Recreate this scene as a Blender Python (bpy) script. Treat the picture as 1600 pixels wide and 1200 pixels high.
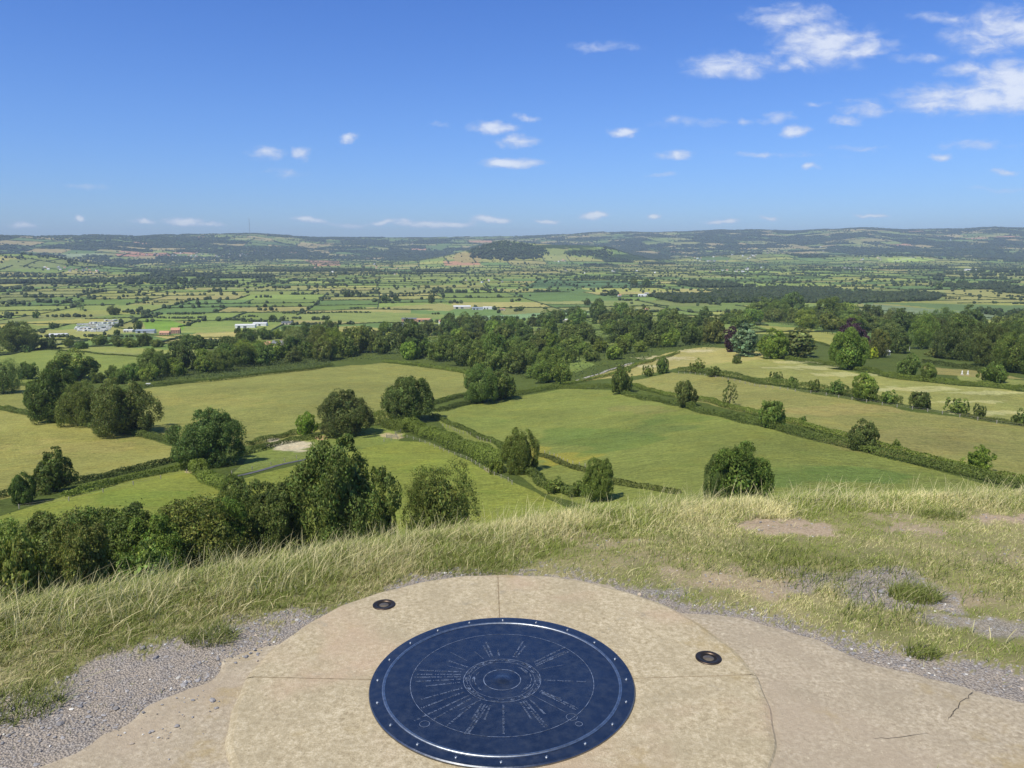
import bpy, math, random
import numpy as np
R = math.radians
S = bpy.context.scene
for o in list(bpy.data.objects): bpy.data.objects.remove(o)
COL = S.collection
PITCH = 10.2; EYE = 1.6; FPX = 1200.0
SUN_EL = 56.0; SUN_AZ = 222.0      # azimuth clockwise from +Y: behind and left of the camera
# ------------------------------------------------------------------ camera
cam = bpy.data.cameras.new("camera"); cam.sensor_width = 36; cam.lens = FPX / 1600 * 36
cam.clip_start = 0.05; cam.clip_end = 60000
co = bpy.data.objects.new("camera", cam); COL.objects.link(co)
co.location = (0, 0, EYE); co.rotation_euler = (R(90 - PITCH), 0, 0)
S.camera = co
# ------------------------------------------------------------------ view
S.view_settings.view_transform = 'Standard'; S.view_settings.look = 'None'
S.view_settings.exposure = 0.0; S.view_settings.gamma = 1.0
S.cycles.volume_bounces = 0
S.cycles.max_bounces = 6; S.cycles.transparent_max_bounces = 8
# ------------------------------------------------------------------ sun
sl = bpy.data.lights.new("sun", 'SUN'); sl.energy = 5.0; sl.angle = R(0.5); sl.color = (1.0, 0.94, 0.80)
so = bpy.data.objects.new("sun", sl); COL.objects.link(so)
sd = (math.sin(R(SUN_AZ)) * math.cos(R(SUN_EL)), math.cos(R(SUN_AZ)) * math.cos(R(SUN_EL)), math.sin(R(SUN_EL)))
from mathutils import Vector
so.rotation_euler = Vector(sd).to_track_quat('Z', 'Y').to_euler()
so.location = (0, 0, 500)

# ------------------------------------------------------------------ node helper
class NT:
    def __init__(s, nt): s.nt = nt; nt.nodes.clear()
    def n(s, t, **k):
        nd = s.nt.nodes.new(t)
        ins = k.pop('ins', {})
        for a, v in k.items(): setattr(nd, a, v)
        for a, v in ins.items():
            sk = nd.inputs[a]
            if isinstance(v, bpy.types.NodeSocket): s.nt.links.new(v, sk)
            else: sk.default_value = v
        return nd
    def l(s, a, b): s.nt.links.new(a, b)
    def math(s, op, a, b=0.0, c=0.0, clamp=False):
        nd = s.nt.nodes.new('ShaderNodeMath'); nd.operation = op; nd.use_clamp = clamp
        for i, v in enumerate((a, b, c)):
            if isinstance(v, bpy.types.NodeSocket): s.nt.links.new(v, nd.inputs[i])
            else: nd.inputs[i].default_value = v
        return nd.outputs[0]
    def noise(s, vec, scale, detail=4, rough=0.55, dist=0.0):
        nd = s.n('ShaderNodeTexNoise', ins={'Scale': scale, 'Detail': detail, 'Roughness': rough, 'Distortion': dist})
        if vec is not None: s.l(vec, nd.inputs['Vector'])
        return nd.outputs['Fac']
    def ramp(s, fac, stops, interp='LINEAR'):
        nd = s.n('ShaderNodeValToRGB'); cr = nd.color_ramp; cr.interpolation = interp
        while len(cr.elements) < len(stops): cr.elements.new(0.5)
        for e, (p, c) in zip(cr.elements, stops):
            e.position = p; e.color = (c[0], c[1], c[2], 1) if len(c) == 3 else c
        s.l(fac, nd.inputs[0]); return nd.outputs[0]
    def mix(s, fac, a, b, blend='MIX'):
        nd = s.nt.nodes.new('ShaderNodeMix'); nd.data_type = 'RGBA'; nd.blend_type = blend
        for sk, v in ((nd.inputs[0], fac), (nd.inputs[6], a), (nd.inputs[7], b)):
            if isinstance(v, bpy.types.NodeSocket): s.nt.links.new(v, sk)
            elif isinstance(v, (tuple, list)): sk.default_value = (v[0], v[1], v[2], 1)
            else: sk.default_value = v
        return nd.outputs[2]
    def mr(s, v, a, b, c=0.0, d=1.0, smooth=True):
        nd = s.nt.nodes.new('ShaderNodeMapRange'); nd.interpolation_type = 'SMOOTHSTEP' if smooth else 'LINEAR'
        s.l(v, nd.inputs[0])
        for i, q in enumerate((a, b, c, d)): nd.inputs[i + 1].default_value = q
        return nd.outputs[0]

def mat(name):
    m = bpy.data.materials.new(name); m.use_nodes = True
    t = NT(m.node_tree)
    out = t.n('ShaderNodeOutputMaterial'); b = t.n('ShaderNodeBsdfPrincipled')
    t.l(b.outputs[0], out.inputs[0]); return m, t, b, out
def simple(name, col, rough=0.7, metal=0.0, var=0.15, scale=8.0, bump=0.0):
    m, t, b, o = mat(name)
    tc = t.n('ShaderNodeTexCoord').outputs['Object']
    nz = t.noise(tc, scale, 4)
    f = t.mr(nz, 0.3, 0.7, 1 - var, 1 + var)
    c = t.mix(1.0, col, t.n('ShaderNodeCombineColor', ins={0: f, 1: f, 2: f}).outputs[0], 'MULTIPLY')
    t.l(c, b.inputs['Base Color']); b.inputs['Roughness'].default_value = rough; b.inputs['Metallic'].default_value = metal
    if bump:
        bp = t.n('ShaderNodeBump', ins={'Strength': bump, 'Height': nz}); t.l(bp.outputs[0], b.inputs['Normal'])
    return m
def lin(r, g, b, k=1.0):
    f = lambda v: ((v / 255 + 0.055) / 1.055) ** 2.4 if v > 10 else v / 255 / 12.92
    return (f(r) * k, f(g) * k, f(b) * k)

# ------------------------------------------------------------------ world: sky with scattered clouds
W = bpy.data.worlds.new("World"); S.world = W; W.use_nodes = True
t = NT(W.node_tree)
wout = t.n('ShaderNodeOutputWorld'); bg = t.n('ShaderNodeBackground'); t.l(bg.outputs[0], wout.inputs[0])
sky = t.n('ShaderNodeTexSky'); sky.sky_type = 'NISHITA'; sky.sun_disc = False
sky.sun_elevation = R(SUN_EL); sky.sun_rotation = R(SUN_AZ); sky.altitude = 150
sky.air_density = 1.0; sky.dust_density = 0.35; sky.ozone_density = 3.0
hs0 = t.n('ShaderNodeSeparateXYZ'); t.l(t.n('ShaderNodeTexCoord').outputs['Generated'], hs0.inputs[0])
hs = t.n('ShaderNodeHueSaturation', ins={'Saturation': 1.0, 'Color': t.mix(1.0, sky.outputs[0], t.ramp(hs0.outputs[2], [(0.0, (0.74,1.02,1.62)), (0.06, (0.68,0.98,1.60)), (0.16, (0.66,0.98,1.62)), (0.3, (0.56,0.92,1.66)), (0.8, (0.75,0.92,1.05))]), 'MULTIPLY')})
dirv = t.n('ShaderNodeTexCoord').outputs['Generated']
sx = t.n('ShaderNodeSeparateXYZ'); t.l(dirv, sx.inputs[0])
dy = t.math('MAXIMUM', sx.outputs[1], 0.02)
u = t.math('DIVIDE', sx.outputs[0], dy); v = t.math('DIVIDE', sx.outputs[2], dy)
uv = t.n('ShaderNodeCombineXYZ', ins={0: u, 1: v, 2: 0.0}).outputs[0]
wn = t.n('ShaderNodeTexNoise', ins={'Vector': uv, 'Scale': 14.0, 'Detail': 6.0, 'Roughness': 0.6})
wv = t.n('ShaderNodeVectorMath', operation='MULTIPLY_ADD')
wc = t.n('ShaderNodeVectorMath', operation='SUBTRACT'); t.l(wn.outputs['Color'], wc.inputs[0]); wc.inputs[1].default_value = (0.5, 0.5, 0.5)
t.l(wc.outputs[0], wv.inputs[0]); wv.inputs[1].default_value = (0.07, 0.028, 0); t.l(uv, wv.inputs[2])
uvw = wv.outputs[0]
CL = [(1235,28,75,20,.75),(1290,72,85,34,.85),(1245,100,32,16,.75),(1140,102,75,20,.8),(1345,76,50,17,.8),(940,72,55,9,.5),(1480,28,65,12,.55),
 (1565,52,100,42,.7),(1520,155,125,26,.85),(1590,125,90,32,.95),(1600,140,70,36,1.0),(1470,163,60,10,.8),(1505,105,45,15,.7),(1360,165,48,15,.6),(1325,186,24,10,.6),(1240,201,28,10,.85),
 (1210,180,40,10,.55),(1160,188,18,8,.6),(1080,192,80,9,.4),(978,204,28,8,.85),(1055,242,30,9,.85),(550,216,18,10,.9),(413,241,26,12,.65),
 (465,239,20,12,.7),(770,201,38,10,.85),(820,184,24,7,.7),(803,220,36,11,.75),(798,254,55,9,.95),(1265,262,18,6,.85),(1465,241,26,7,.75),
 (1530,226,80,10,.5),(1575,268,24,6,.75),(1230,240,120,8,.36),(930,338,26,5,.85),(1018,334,14,5,.8),(290,346,30,6,.65),(127,340,10,5,.65),
 (770,343,28,5,.75),(545,348,60,4,.12),(640,346,24,4,.2),(670,350,55,5,.5),(125,293,70,6,.32),(440,270,70,8,.32),(1050,190,30,7,.5),(1410,95,30,10,.5),(690,190,26,6,.4),(230,347,30,4,.6),(330,350,26,4,.6),(480,345,26,4,.65),(610,346,24,4,.65),(720,349,40,4,.5),(850,344,20,3,.5),(1130,345,30,3,.5),(1200,342,24,3,.4),(1360,338,30,3,.45),(40,352,26,4,.4),(1560,295,50,6,.4),(1180,240,70,6,.45),(1340,230,70,6,.4),(1440,95,40,10,.5),(1280,160,24,5,.4),(1040,275,30,5,.45)]
acc = None
p10 = R(PITCH)
for (cx, cy, cw, ch, st) in CL:
    if cy > 330: st = min(1.0, st + .45); ch += 1
    a = (cx - 800) / FPX; b_ = (600 - cy) / FPX
    yy = math.cos(p10) + b_ * math.sin(p10); zz = -math.sin(p10) + b_ * math.cos(p10)
    cu, cv = a / yy, zz / yy
    mp = t.n('ShaderNodeVectorMath', operation='SUBTRACT'); t.l(uvw, mp.inputs[0]); mp.inputs[1].default_value = (cu, cv, 0)
    ms = t.n('ShaderNodeVectorMath', operation='MULTIPLY'); t.l(mp.outputs[0], ms.inputs[0]); ms.inputs[1].default_value = (FPX / cw, FPX / ch, 0)
    ln = t.n('ShaderNodeVectorMath', operation='LENGTH'); t.l(ms.outputs[0], ln.inputs[0])
    f = t.mr(ln.outputs['Value'], 0.0, 1.6, st, 0.0)
    acc = f if acc is None else t.math('MAXIMUM', acc, f)
cn = t.n('ShaderNodeMapping'); t.l(uv, cn.inputs[0]); cn.inputs['Scale'].default_value = (1.0, 2.2, 1)
nz = t.noise(cn.outputs[0], 30.0, 8, 0.6, 0.3)
dens = t.math('ADD', acc, t.math('MULTIPLY', t.math('SUBTRACT', nz, 0.48), 1.35))
cov = t.math('MULTIPLY', t.mr(dens, 0.16, 0.92, 0.0, 0.80), t.mr(acc, 0.02, 0.35))
ccol = t.mix(t.mr(dens, 0.45, 1.1), (6.6, 7.5, 9.8), (10.0, 10.4, 11.2))
skyc = t.mix(cov, hs.outputs[0], ccol)
t.l(skyc, bg.inputs[0]); bg.inputs[1].default_value = 0.091

# ------------------------------------------------------------------ numpy noise and terrain height
_rs = np.random.RandomState(7); _H = _rs.rand(256, 256)
def vnoise(x, y, sc, seed=0):
    x = x / sc + seed * 17.31; y = y / sc + seed * 9.73
    xi = np.floor(x).astype(int); yi = np.floor(y).astype(int); fx = x - xi; fy = y - yi
    fx = fx * fx * fx * (fx * (fx * 6 - 15) + 10); fy = fy * fy * fy * (fy * (fy * 6 - 15) + 10)
    g = lambda i, j: _H[(xi + i) % 256, (yi + j) % 256]
    return (g(0,0)*(1-fx) + g(1,0)*fx)*(1-fy) + (g(0,1)*(1-fx) + g(1,1)*fx)*fy
def fbm(x, y, sc, o=3, seed=0):
    r = 0; a = 0.5; tot = 0
    for i in range(o): r = r + a * vnoise(x, y, sc / 2**i, seed + i); tot += a; a *= 0.5
    return r / tot
def sst(v, a, b):
    q = np.clip((v - a) / (b - a), 0, 1); return q * q * (3 - 2 * q)
FLOOR = -153.0
TL = np.array([(0,0),(5,0),(30,-15.5),(60,-30),(100,-46),(130,-53.5),(160,-59),(200,-65),(250,-71.5),(300,-77),(350,-82),(400,-86),(500,-92.5),(600,-98),(700,-103),(850,-111),(1000,-120),(1300,-138),(1600,-148),(1900,-152),(2500,FLOOR),(90000,FLOOR)], float)
TR = np.array([(0,0),(5,0),(30,-14.5),(60,-28),(100,-40),(150,-48.5),(187,-53.5),(225,-57.5),(262,-61),(300,-64.5),(375,-69),(450,-73),(525,-77),(640,-83),(750,-89.5),(900,-97.5),(1100,-109.5),(1300,-120.5),(1500,-131.5),(1700,-141.5),(2000,-149),(2500,FLOOR),(90000,FLOOR)], float)
def az_of_px(px): return np.arctan2((np.asarray(px, float) - 800) / FPX, 1.0)
# brow of the hilltop: distance along the ground where the slope begins (pixel column -> row)
BR = [(-300,962),(0,926),(200,891),(400,860),(600,828),(800,798),(900,782),(1000,772),(1200,763),(1400,756),(1600,756),(1900,760)]
def pix_plane(px, py, z=0.0):
    a = (px - 800) / FPX; b = (600 - py) / FPX; p = R(PITCH)
    dyv = math.cos(p) + b * math.sin(p); dzv = -math.sin(p) + b * math.cos(p)
    k = (z - EYE) / dzv; return a * k, dyv * k
_bp = [pix_plane(*q) for q in BR]
_baz = np.array([math.atan2(q[0], q[1]) for q in _bp]); _bd = np.array([math.hypot(*q) for q in _bp])
_baz = np.concatenate([[-math.pi], _baz, [math.pi]]); _bd = np.concatenate([[7.0], _bd, [7.0]])
SKY = np.array([(-200,372),(0,371),(100,372),(170,370),(230,370),(330,368),(400,366),(450,369),(500,372),(650,372),(720,371),(790,370),(870,367),(940,364),(1000,364),(1060,363),(1120,361),(1180,361),(1230,363),(1300,360),(1350,359),(1400,362),(1500,362),(1540,360),(1600,362),(1800,362)], float)
def Hf(x, y):
    x = np.asarray(x, float); y = np.asarray(y, float)
    d = np.hypot(x, y); az = np.arctan2(x, y)
    w = sst(az, R(-4), R(22)) * (1 - sst(az, R(100), R(170)))
    zl = np.interp(d, TL[:,0], TL[:,1]); zr = np.interp(d, TR[:,0], TR[:,1])
    z = zl * (1 - w) + zr * w
    b = np.interp(az, _baz, _bd); s = d - b
    zn = -0.60 * 0.5 * (s + np.sqrt(s*s + 0.16))
    m = sst(d, 12, 30); z = zn * (1 - m) + z * m
    z = z + 0.05 * (fbm(x, y, 0.9, 3, 3) - 0.5) * (1 - sst(d, 14, 40)) * sst(np.hypot(x + 0.02, y - 2.2), 2.6, 4.2)*0.999
    z = z + (fbm(x, y, 130, 3, 5) - 0.5) * 7.0 * sst(d, 160, 420) * (1 - sst(d, 1700, 2300))
    # far hills
    px = 800 + FPX * np.tan(np.clip(az, -1.2, 1.2)) 
    d0 = np.interp(px, [0,500,800,1600], [7600,8200,9000,9000]); dc = np.interp(px, [0,600,900,1600], [11500,14000,15000,16500])
    row = np.interp(px, SKY[:,0], SKY[:,1]); e = (384 - row) / FPX * dc * 0.985
    tt = np.clip((d - d0) / (dc - d0), 0, 1.3)
    prof = np.where(tt < 1, 0.25*tt + 0.75*(tt*tt*(3-2*tt)), 1 - (tt-1)*0.8)
    rise = (e + 154.6) * prof
    nn = fbm(x, y, 1500, 4, 11) - 0.5
    rise = rise + nn * 120 * np.clip(4*tt*(1-tt), 0, 1) * sst(tt, 0, .3) + (fbm(x, y, 420, 2, 21)-0.5) * 16 * sst(tt, 0.5, 1)
    z = z + np.where(d > 6500, rise, 0)
    # wooded hill in the valley and the low mound on the left
    def bump(cx, D, hh, wx, wy):
        a = float(az_of_px(cx)); X0 = D*math.sin(a); Y0 = D*math.cos(a)
        return hh * np.exp(-((x-X0)/wx)**2 - ((y-Y0)/wy)**2)
    bb = bump(790, 7000, 114, 360, 420) + bump(845, 7100, 90, 420, 420) + bump(925, 7300, 128, 430, 450) + bump(725, 6900, 60, 420, 450)
    bb = bb + bump(50, 5700, 66, 420, 500) + bump(-60, 5700, 50, 500, 500) + bump(1180, 8200, 70, 800, 600) + bump(1420, 8600, 60, 900, 600)
    z = z + bb * (0.85 + 0.3 * fbm(x, y, 300, 2, 31))
    return z
def proj(x, y, z):
    p = R(PITCH); zz = z - EYE
    dep = y*math.cos(p) - zz*math.sin(p); up = y*math.sin(p) + zz*math.cos(p)
    dep = np.where(np.abs(dep) < 1e-6, 1e-6, dep)
    return 800 + FPX*x/dep, 600 - FPX*up/dep, dep
_T = np.geomspace(1.5, 26000, 2600)
def U(px, py):
    """ground point seen at a pixel, by marching the ray down to the terrain"""
    a = (px - 800) / FPX; b = (600 - py) / FPX; p = R(PITCH)
    D = np.array([a, math.cos(p) + b*math.sin(p), -math.sin(p) + b*math.cos(p)])
    P = _T[:,None]*D[None,:]; g = Hf(P[:,0], P[:,1]) - (P[:,2] + EYE)
    k = np.nonzero(g >= 0)[0]
    # skip the brow: the last contact after the hilltop when the row is above it
    k = k[0] if len(k) else len(_T) - 1
    lo, hi = _T[max(k-1,0)], _T[k]
    tt = np.linspace(lo, hi, 40); Q = tt[:,None]*D[None,:]
    g = Hf(Q[:,0], Q[:,1]) - (Q[:,2] + EYE); j = np.nonzero(g >= 0)[0]; j = j[0] if len(j) else 39
    x, y = Q[j,0], Q[j,1]
    if math.hypot(x, y) < 25 and py < 1020:       # hidden by the brow: take the ground below the hill instead
        for d in np.arange(50, 500, 1.0):
            az = math.atan2(a, D[1]); x, y = d*math.sin(az), d*math.cos(az); z = float(Hf(x, y)); qx, qy, _ = proj(x, y, z)
            if qy <= py: break
        x = x + (px - qx)/FPX*depth_of(x, y, z)
    return float(x), float(y), float(Hf(x, y))
def depth_of(x, y, z): return float(proj(np.float64(x), np.float64(y), np.float64(z))[2])

# ------------------------------------------------------------------ mesh helpers
def mk(name, V, F, mats, fm=None, cols=None, smooth=False, parent=None, loc=None):
    """V (n,3); F (m,k) int array; cols per-vertex rgb"""
    V = np.asarray(V, np.float32); F = np.asarray(F, np.int32); me = bpy.data.meshes.new(name)
    me.vertices.add(len(V)); me.vertices.foreach_set('co', V.ravel())
    k = F.shape[1]; me.loops.add(F.size); me.loops.foreach_set('vertex_index', F.ravel())
    me.polygons.add(len(F)); me.polygons.foreach_set('loop_start', np.arange(0, F.size, k, dtype=np.int32))
    try: me.polygons.foreach_set('loop_total', np.full(len(F), k, np.int32))
    except Exception: pass
    for m in (mats if isinstance(mats, (list, tuple)) else [mats]): me.materials.append(m)
    if fm is not None: me.polygons.foreach_set('material_index', np.asarray(fm, np.int32))
    me.polygons.foreach_set('use_smooth', np.full(len(F), bool(smooth)))
    if cols is not None:
        ca = me.color_attributes.new('Col', 'FLOAT_COLOR', 'POINT')
        c4 = np.ones((len(V), 4), np.float32); c4[:, :3] = cols; ca.data.foreach_set('color', c4.ravel())
    me.update(calc_edges=True); me.validate()
    o = bpy.data.objects.new(name, me); COL.objects.link(o)
    if parent: o.parent = parent
    if loc is not None: o.location = loc
    return o
class MB:
    """collects boxes, tubes, prisms as quads"""
    def __init__(s): s.V = []; s.F = []; s.M = []; s.n = 0
    def add(s, V, F, m=0):
        V = np.asarray(V, float); s.V.append(V)
        for f in F:
            f = [i + s.n for i in f]
            if len(f) == 3: f.append(f[2])
            s.F.append(f); s.M.append(m)
        s.n += len(V)
    def box(s, c, d, m=0, rz=0.0, top=1.0):
        x, y, z = [q/2 for q in d]; V = []
        for sz, k in ((-1, 1.0), (1, top)):
            for sx_, sy_ in ((-1,-1),(1,-1),(1,1),(-1,1)): V.append((sx_*x*k, sy_*y*k, sz*z))
        V = np.array(V); c_, s_ = math.cos(rz), math.sin(rz)
        V = np.stack([V[:,0]*c_ - V[:,1]*s_, V[:,0]*s_ + V[:,1]*c_, V[:,2]], 1) + np.array(c)
        s.add(V, [(0,3,2,1),(4,5,6,7),(0,1,5,4),(1,2,6,5),(2,3,7,6),(3,0,4,7)], m)
    def tube(s, P, r, n=6, m=0):
        P = [np.array(p, float) for p in P]; r = r if isinstance(r, (list, tuple)) else [r]*len(P); V = []
        for i, p in enumerate(P):
            dct = P[min(i+1, len(P)-1)] - P[max(i-1, 0)]; dct /= (np.linalg.norm(dct) + 1e-9)
            a = np.cross(dct, (0, 0, 1.0) if abs(dct[2]) < 0.9 else (1.0, 0, 0)); a /= np.linalg.norm(a); b = np.cross(dct, a)
            for k in range(n):
                q = 2*math.pi*k/n; V.append(p + r[i]*(math.cos(q)*a + math.sin(q)*b))
        F = []
        for i in range(len(P)-1):
            for k in range(n): F.append((i*n+k, i*n+(k+1)%n, (i+1)*n+(k+1)%n, (i+1)*n+k))
        s.add(V, F, m)
    def lathe(s, prof, n=24, m=0, c=(0,0,0)):
        V = []; F = []
        for (r, z) in prof:
            for k in range(n): q = 2*math.pi*k/n; V.append((c[0]+r*math.cos(q), c[1]+r*math.sin(q), c[2]+z))
        for i in range(len(prof)-1):
            for k in range(n): F.append((i*n+k, i*n+(k+1)%n, (i+1)*n+(k+1)%n, (i+1)*n+k))
        s.add(V, F, m)
    def build(s, name, mats, parent=None, loc=None, smooth=False):
        V = np.concatenate(s.V); me = bpy.data.meshes.new(name)
        fs = [tuple(f[:3]) if f[2] == f[3] else tuple(f) for f in s.F]
        me.from_pydata([tuple(v) for v in V], [], fs)
        for m in (mats if isinstance(mats, (list, tuple)) else [mats]): me.materials.append(m)
        me.polygons.foreach_set('material_index', np.array(s.M, np.int32))
        me.polygons.foreach_set('use_smooth', np.full(len(fs), bool(smooth)))
        me.update()
        o = bpy.data.objects.new(name, me); COL.objects.link(o)
        if parent: o.parent = parent
        if loc is not None: o.location = loc
        return o
def tag(o, label=None, cat=None, group=None, kind=None):
    if label: o['label'] = label
    if cat: o['category'] = cat
    if group: o['group'] = group
    if kind: o['kind'] = kind
    return o
def empty(name, loc=(0,0,0), rz=0.0):
    o = bpy.data.objects.new(name, None); COL.objects.link(o); o.location = loc; o.rotation_euler = (0,0,rz); o.empty_display_size = 0.2
    return o
def kids(o): return [c for c in bpy.data.objects if c.parent == o]

# ------------------------------------------------------------------ materials
def foliage_mat(name, use_obj=True):
    m, t, b, out = mat(name)
    at = t.n('ShaderNodeAttribute', attribute_name='Col'); 
    c = at.outputs['Color']
    if use_obj:
        oi = t.n('ShaderNodeObjectInfo'); c = t.mix(1.0, c, oi.outputs['Color'], 'MULTIPLY')
        rr = t.mr(oi.outputs['Random'], 0, 1, 0.82, 1.15, False)
        c = t.mix(1.0, c, t.n('ShaderNodeCombineColor', ins={0: rr, 1: rr, 2: rr}).outputs[0], 'MULTIPLY')
    t.l(c, b.inputs['Base Color']); b.inputs['Roughness'].default_value = 0.6
    b.inputs['Specular IOR Level'].default_value = 0.25
    tr = t.n('ShaderNodeBsdfTranslucent'); t.l(t.mix(1.0, c, (1.0, 1.15, 0.5), 'MULTIPLY'), tr.inputs[0])
    mx = t.n('ShaderNodeMixShader', ins={0: 0.30}); t.l(b.outputs[0], mx.inputs[1]); t.l(tr.outputs[0], mx.inputs[2]); t.l(mx.outputs[0], out.inputs[0])
    return m
M_LEAF = foliage_mat('foliage'); M_LEAFV = foliage_mat('foliage_mass', False)
M_BARK = simple('bark', (0.09, 0.07, 0.05), 0.9, 0, 0.3, 3.0, 0.4)
M_WOOD = simple('weathered_wood', (0.36, 0.33, 0.27), 0.85, 0, 0.25, 2.0)
M_WHITE = simple('white_paint', (0.75, 0.75, 0.73), 0.5, 0, 0.08, 0.4)
M_CREAM = simple('cream_render', (0.55, 0.5, 0.4), 0.8, 0, 0.1, 0.4)
M_BRICK = simple('red_brick', (0.46, 0.27, 0.19), 0.85, 0, 0.2, 1.5)
M_TILE = simple('orange_clay_tiles', (0.50, 0.28, 0.17), 0.8, 0, 0.2, 1.2)
M_SLATE = simple('grey_slate', (0.14, 0.15, 0.17), 0.6, 0, 0.2, 1.2)
M_GLASS = simple('window_glass', (0.03, 0.04, 0.05), 0.15, 0, 0.1, 1.0)
M_TIN = simple('pale_metal_sheet', (0.5, 0.52, 0.54), 0.45, 0.2, 0.1, 0.3)
M_STEEL = simple('galvanised_steel', (0.42, 0.43, 0.44), 0.4, 0.7, 0.1, 2.0)
# terrain: field colours come from the mesh, grass texture from noise
M_LAND, t, b, out = mat('farmland')
tc = t.n('ShaderNodeTexCoord').outputs['Object']
at = t.n('ShaderNodeAttribute', attribute_name='Col').outputs['Color']
mp = t.n('ShaderNodeMapping', ins={'Vector': tc, 'Scale': (1, 1, 0.2)}); mp.inputs['Rotation'].default_value = (0, 0, 0.35)
vv = mp.outputs[0]
st = t.n('ShaderNodeMapping', ins={'Vector': tc, 'Scale': (0.35, 1.0, 0.2)}); st.inputs['Rotation'].default_value = (0, 0, -0.5)
n1 = t.noise(vv, 0.022, 5, 0.6); n2 = t.noise(st.outputs[0], 0.5, 6, 0.75); n3 = t.noise(vv, 1.0, 5, 0.8)
g = t.math('ADD', t.math('MULTIPLY', t.math('SUBTRACT', n1, 0.5), 0.75), t.math('ADD', t.math('MULTIPLY', t.math('SUBTRACT', n2, 0.5), 1.35), t.math('MULTIPLY', t.math('SUBTRACT', n3, 0.5), 2.2)))
g = t.math('ADD', g, 1.0)
c = t.mix(1.0, at, t.n('ShaderNodeCombineColor', ins={0: g, 1: g, 2: g}).outputs[0], 'MULTIPLY')
n4 = t.noise(vv, 0.06, 6, 0.65)
c = t.mix(t.mr(n4, 0.45, 0.75, 0, 0.45), c, t.mix(1.0, c, (1.3, 1.12, 0.9), 'MULTIPLY'))
c = t.mix(t.mr(t.noise(vv, 0.1, 5, 0.7), 0.52, 0.72, 0, 0.55), c, t.mix(1.0, c, (0.72, 0.86, 0.7), 'MULTIPLY'))
t.l(c, b.inputs['Base Color']); b.inputs['Roughness'].default_value = 0.95; b.inputs['Specular IOR Level'].default_value = 0.1
bp = t.n('ShaderNodeBump', ins={'Strength': 0.9, 'Distance': 0.8, 'Height': t.math('ADD', n3, n2)}); t.l(bp.outputs[0], b.inputs['Normal'])

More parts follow.
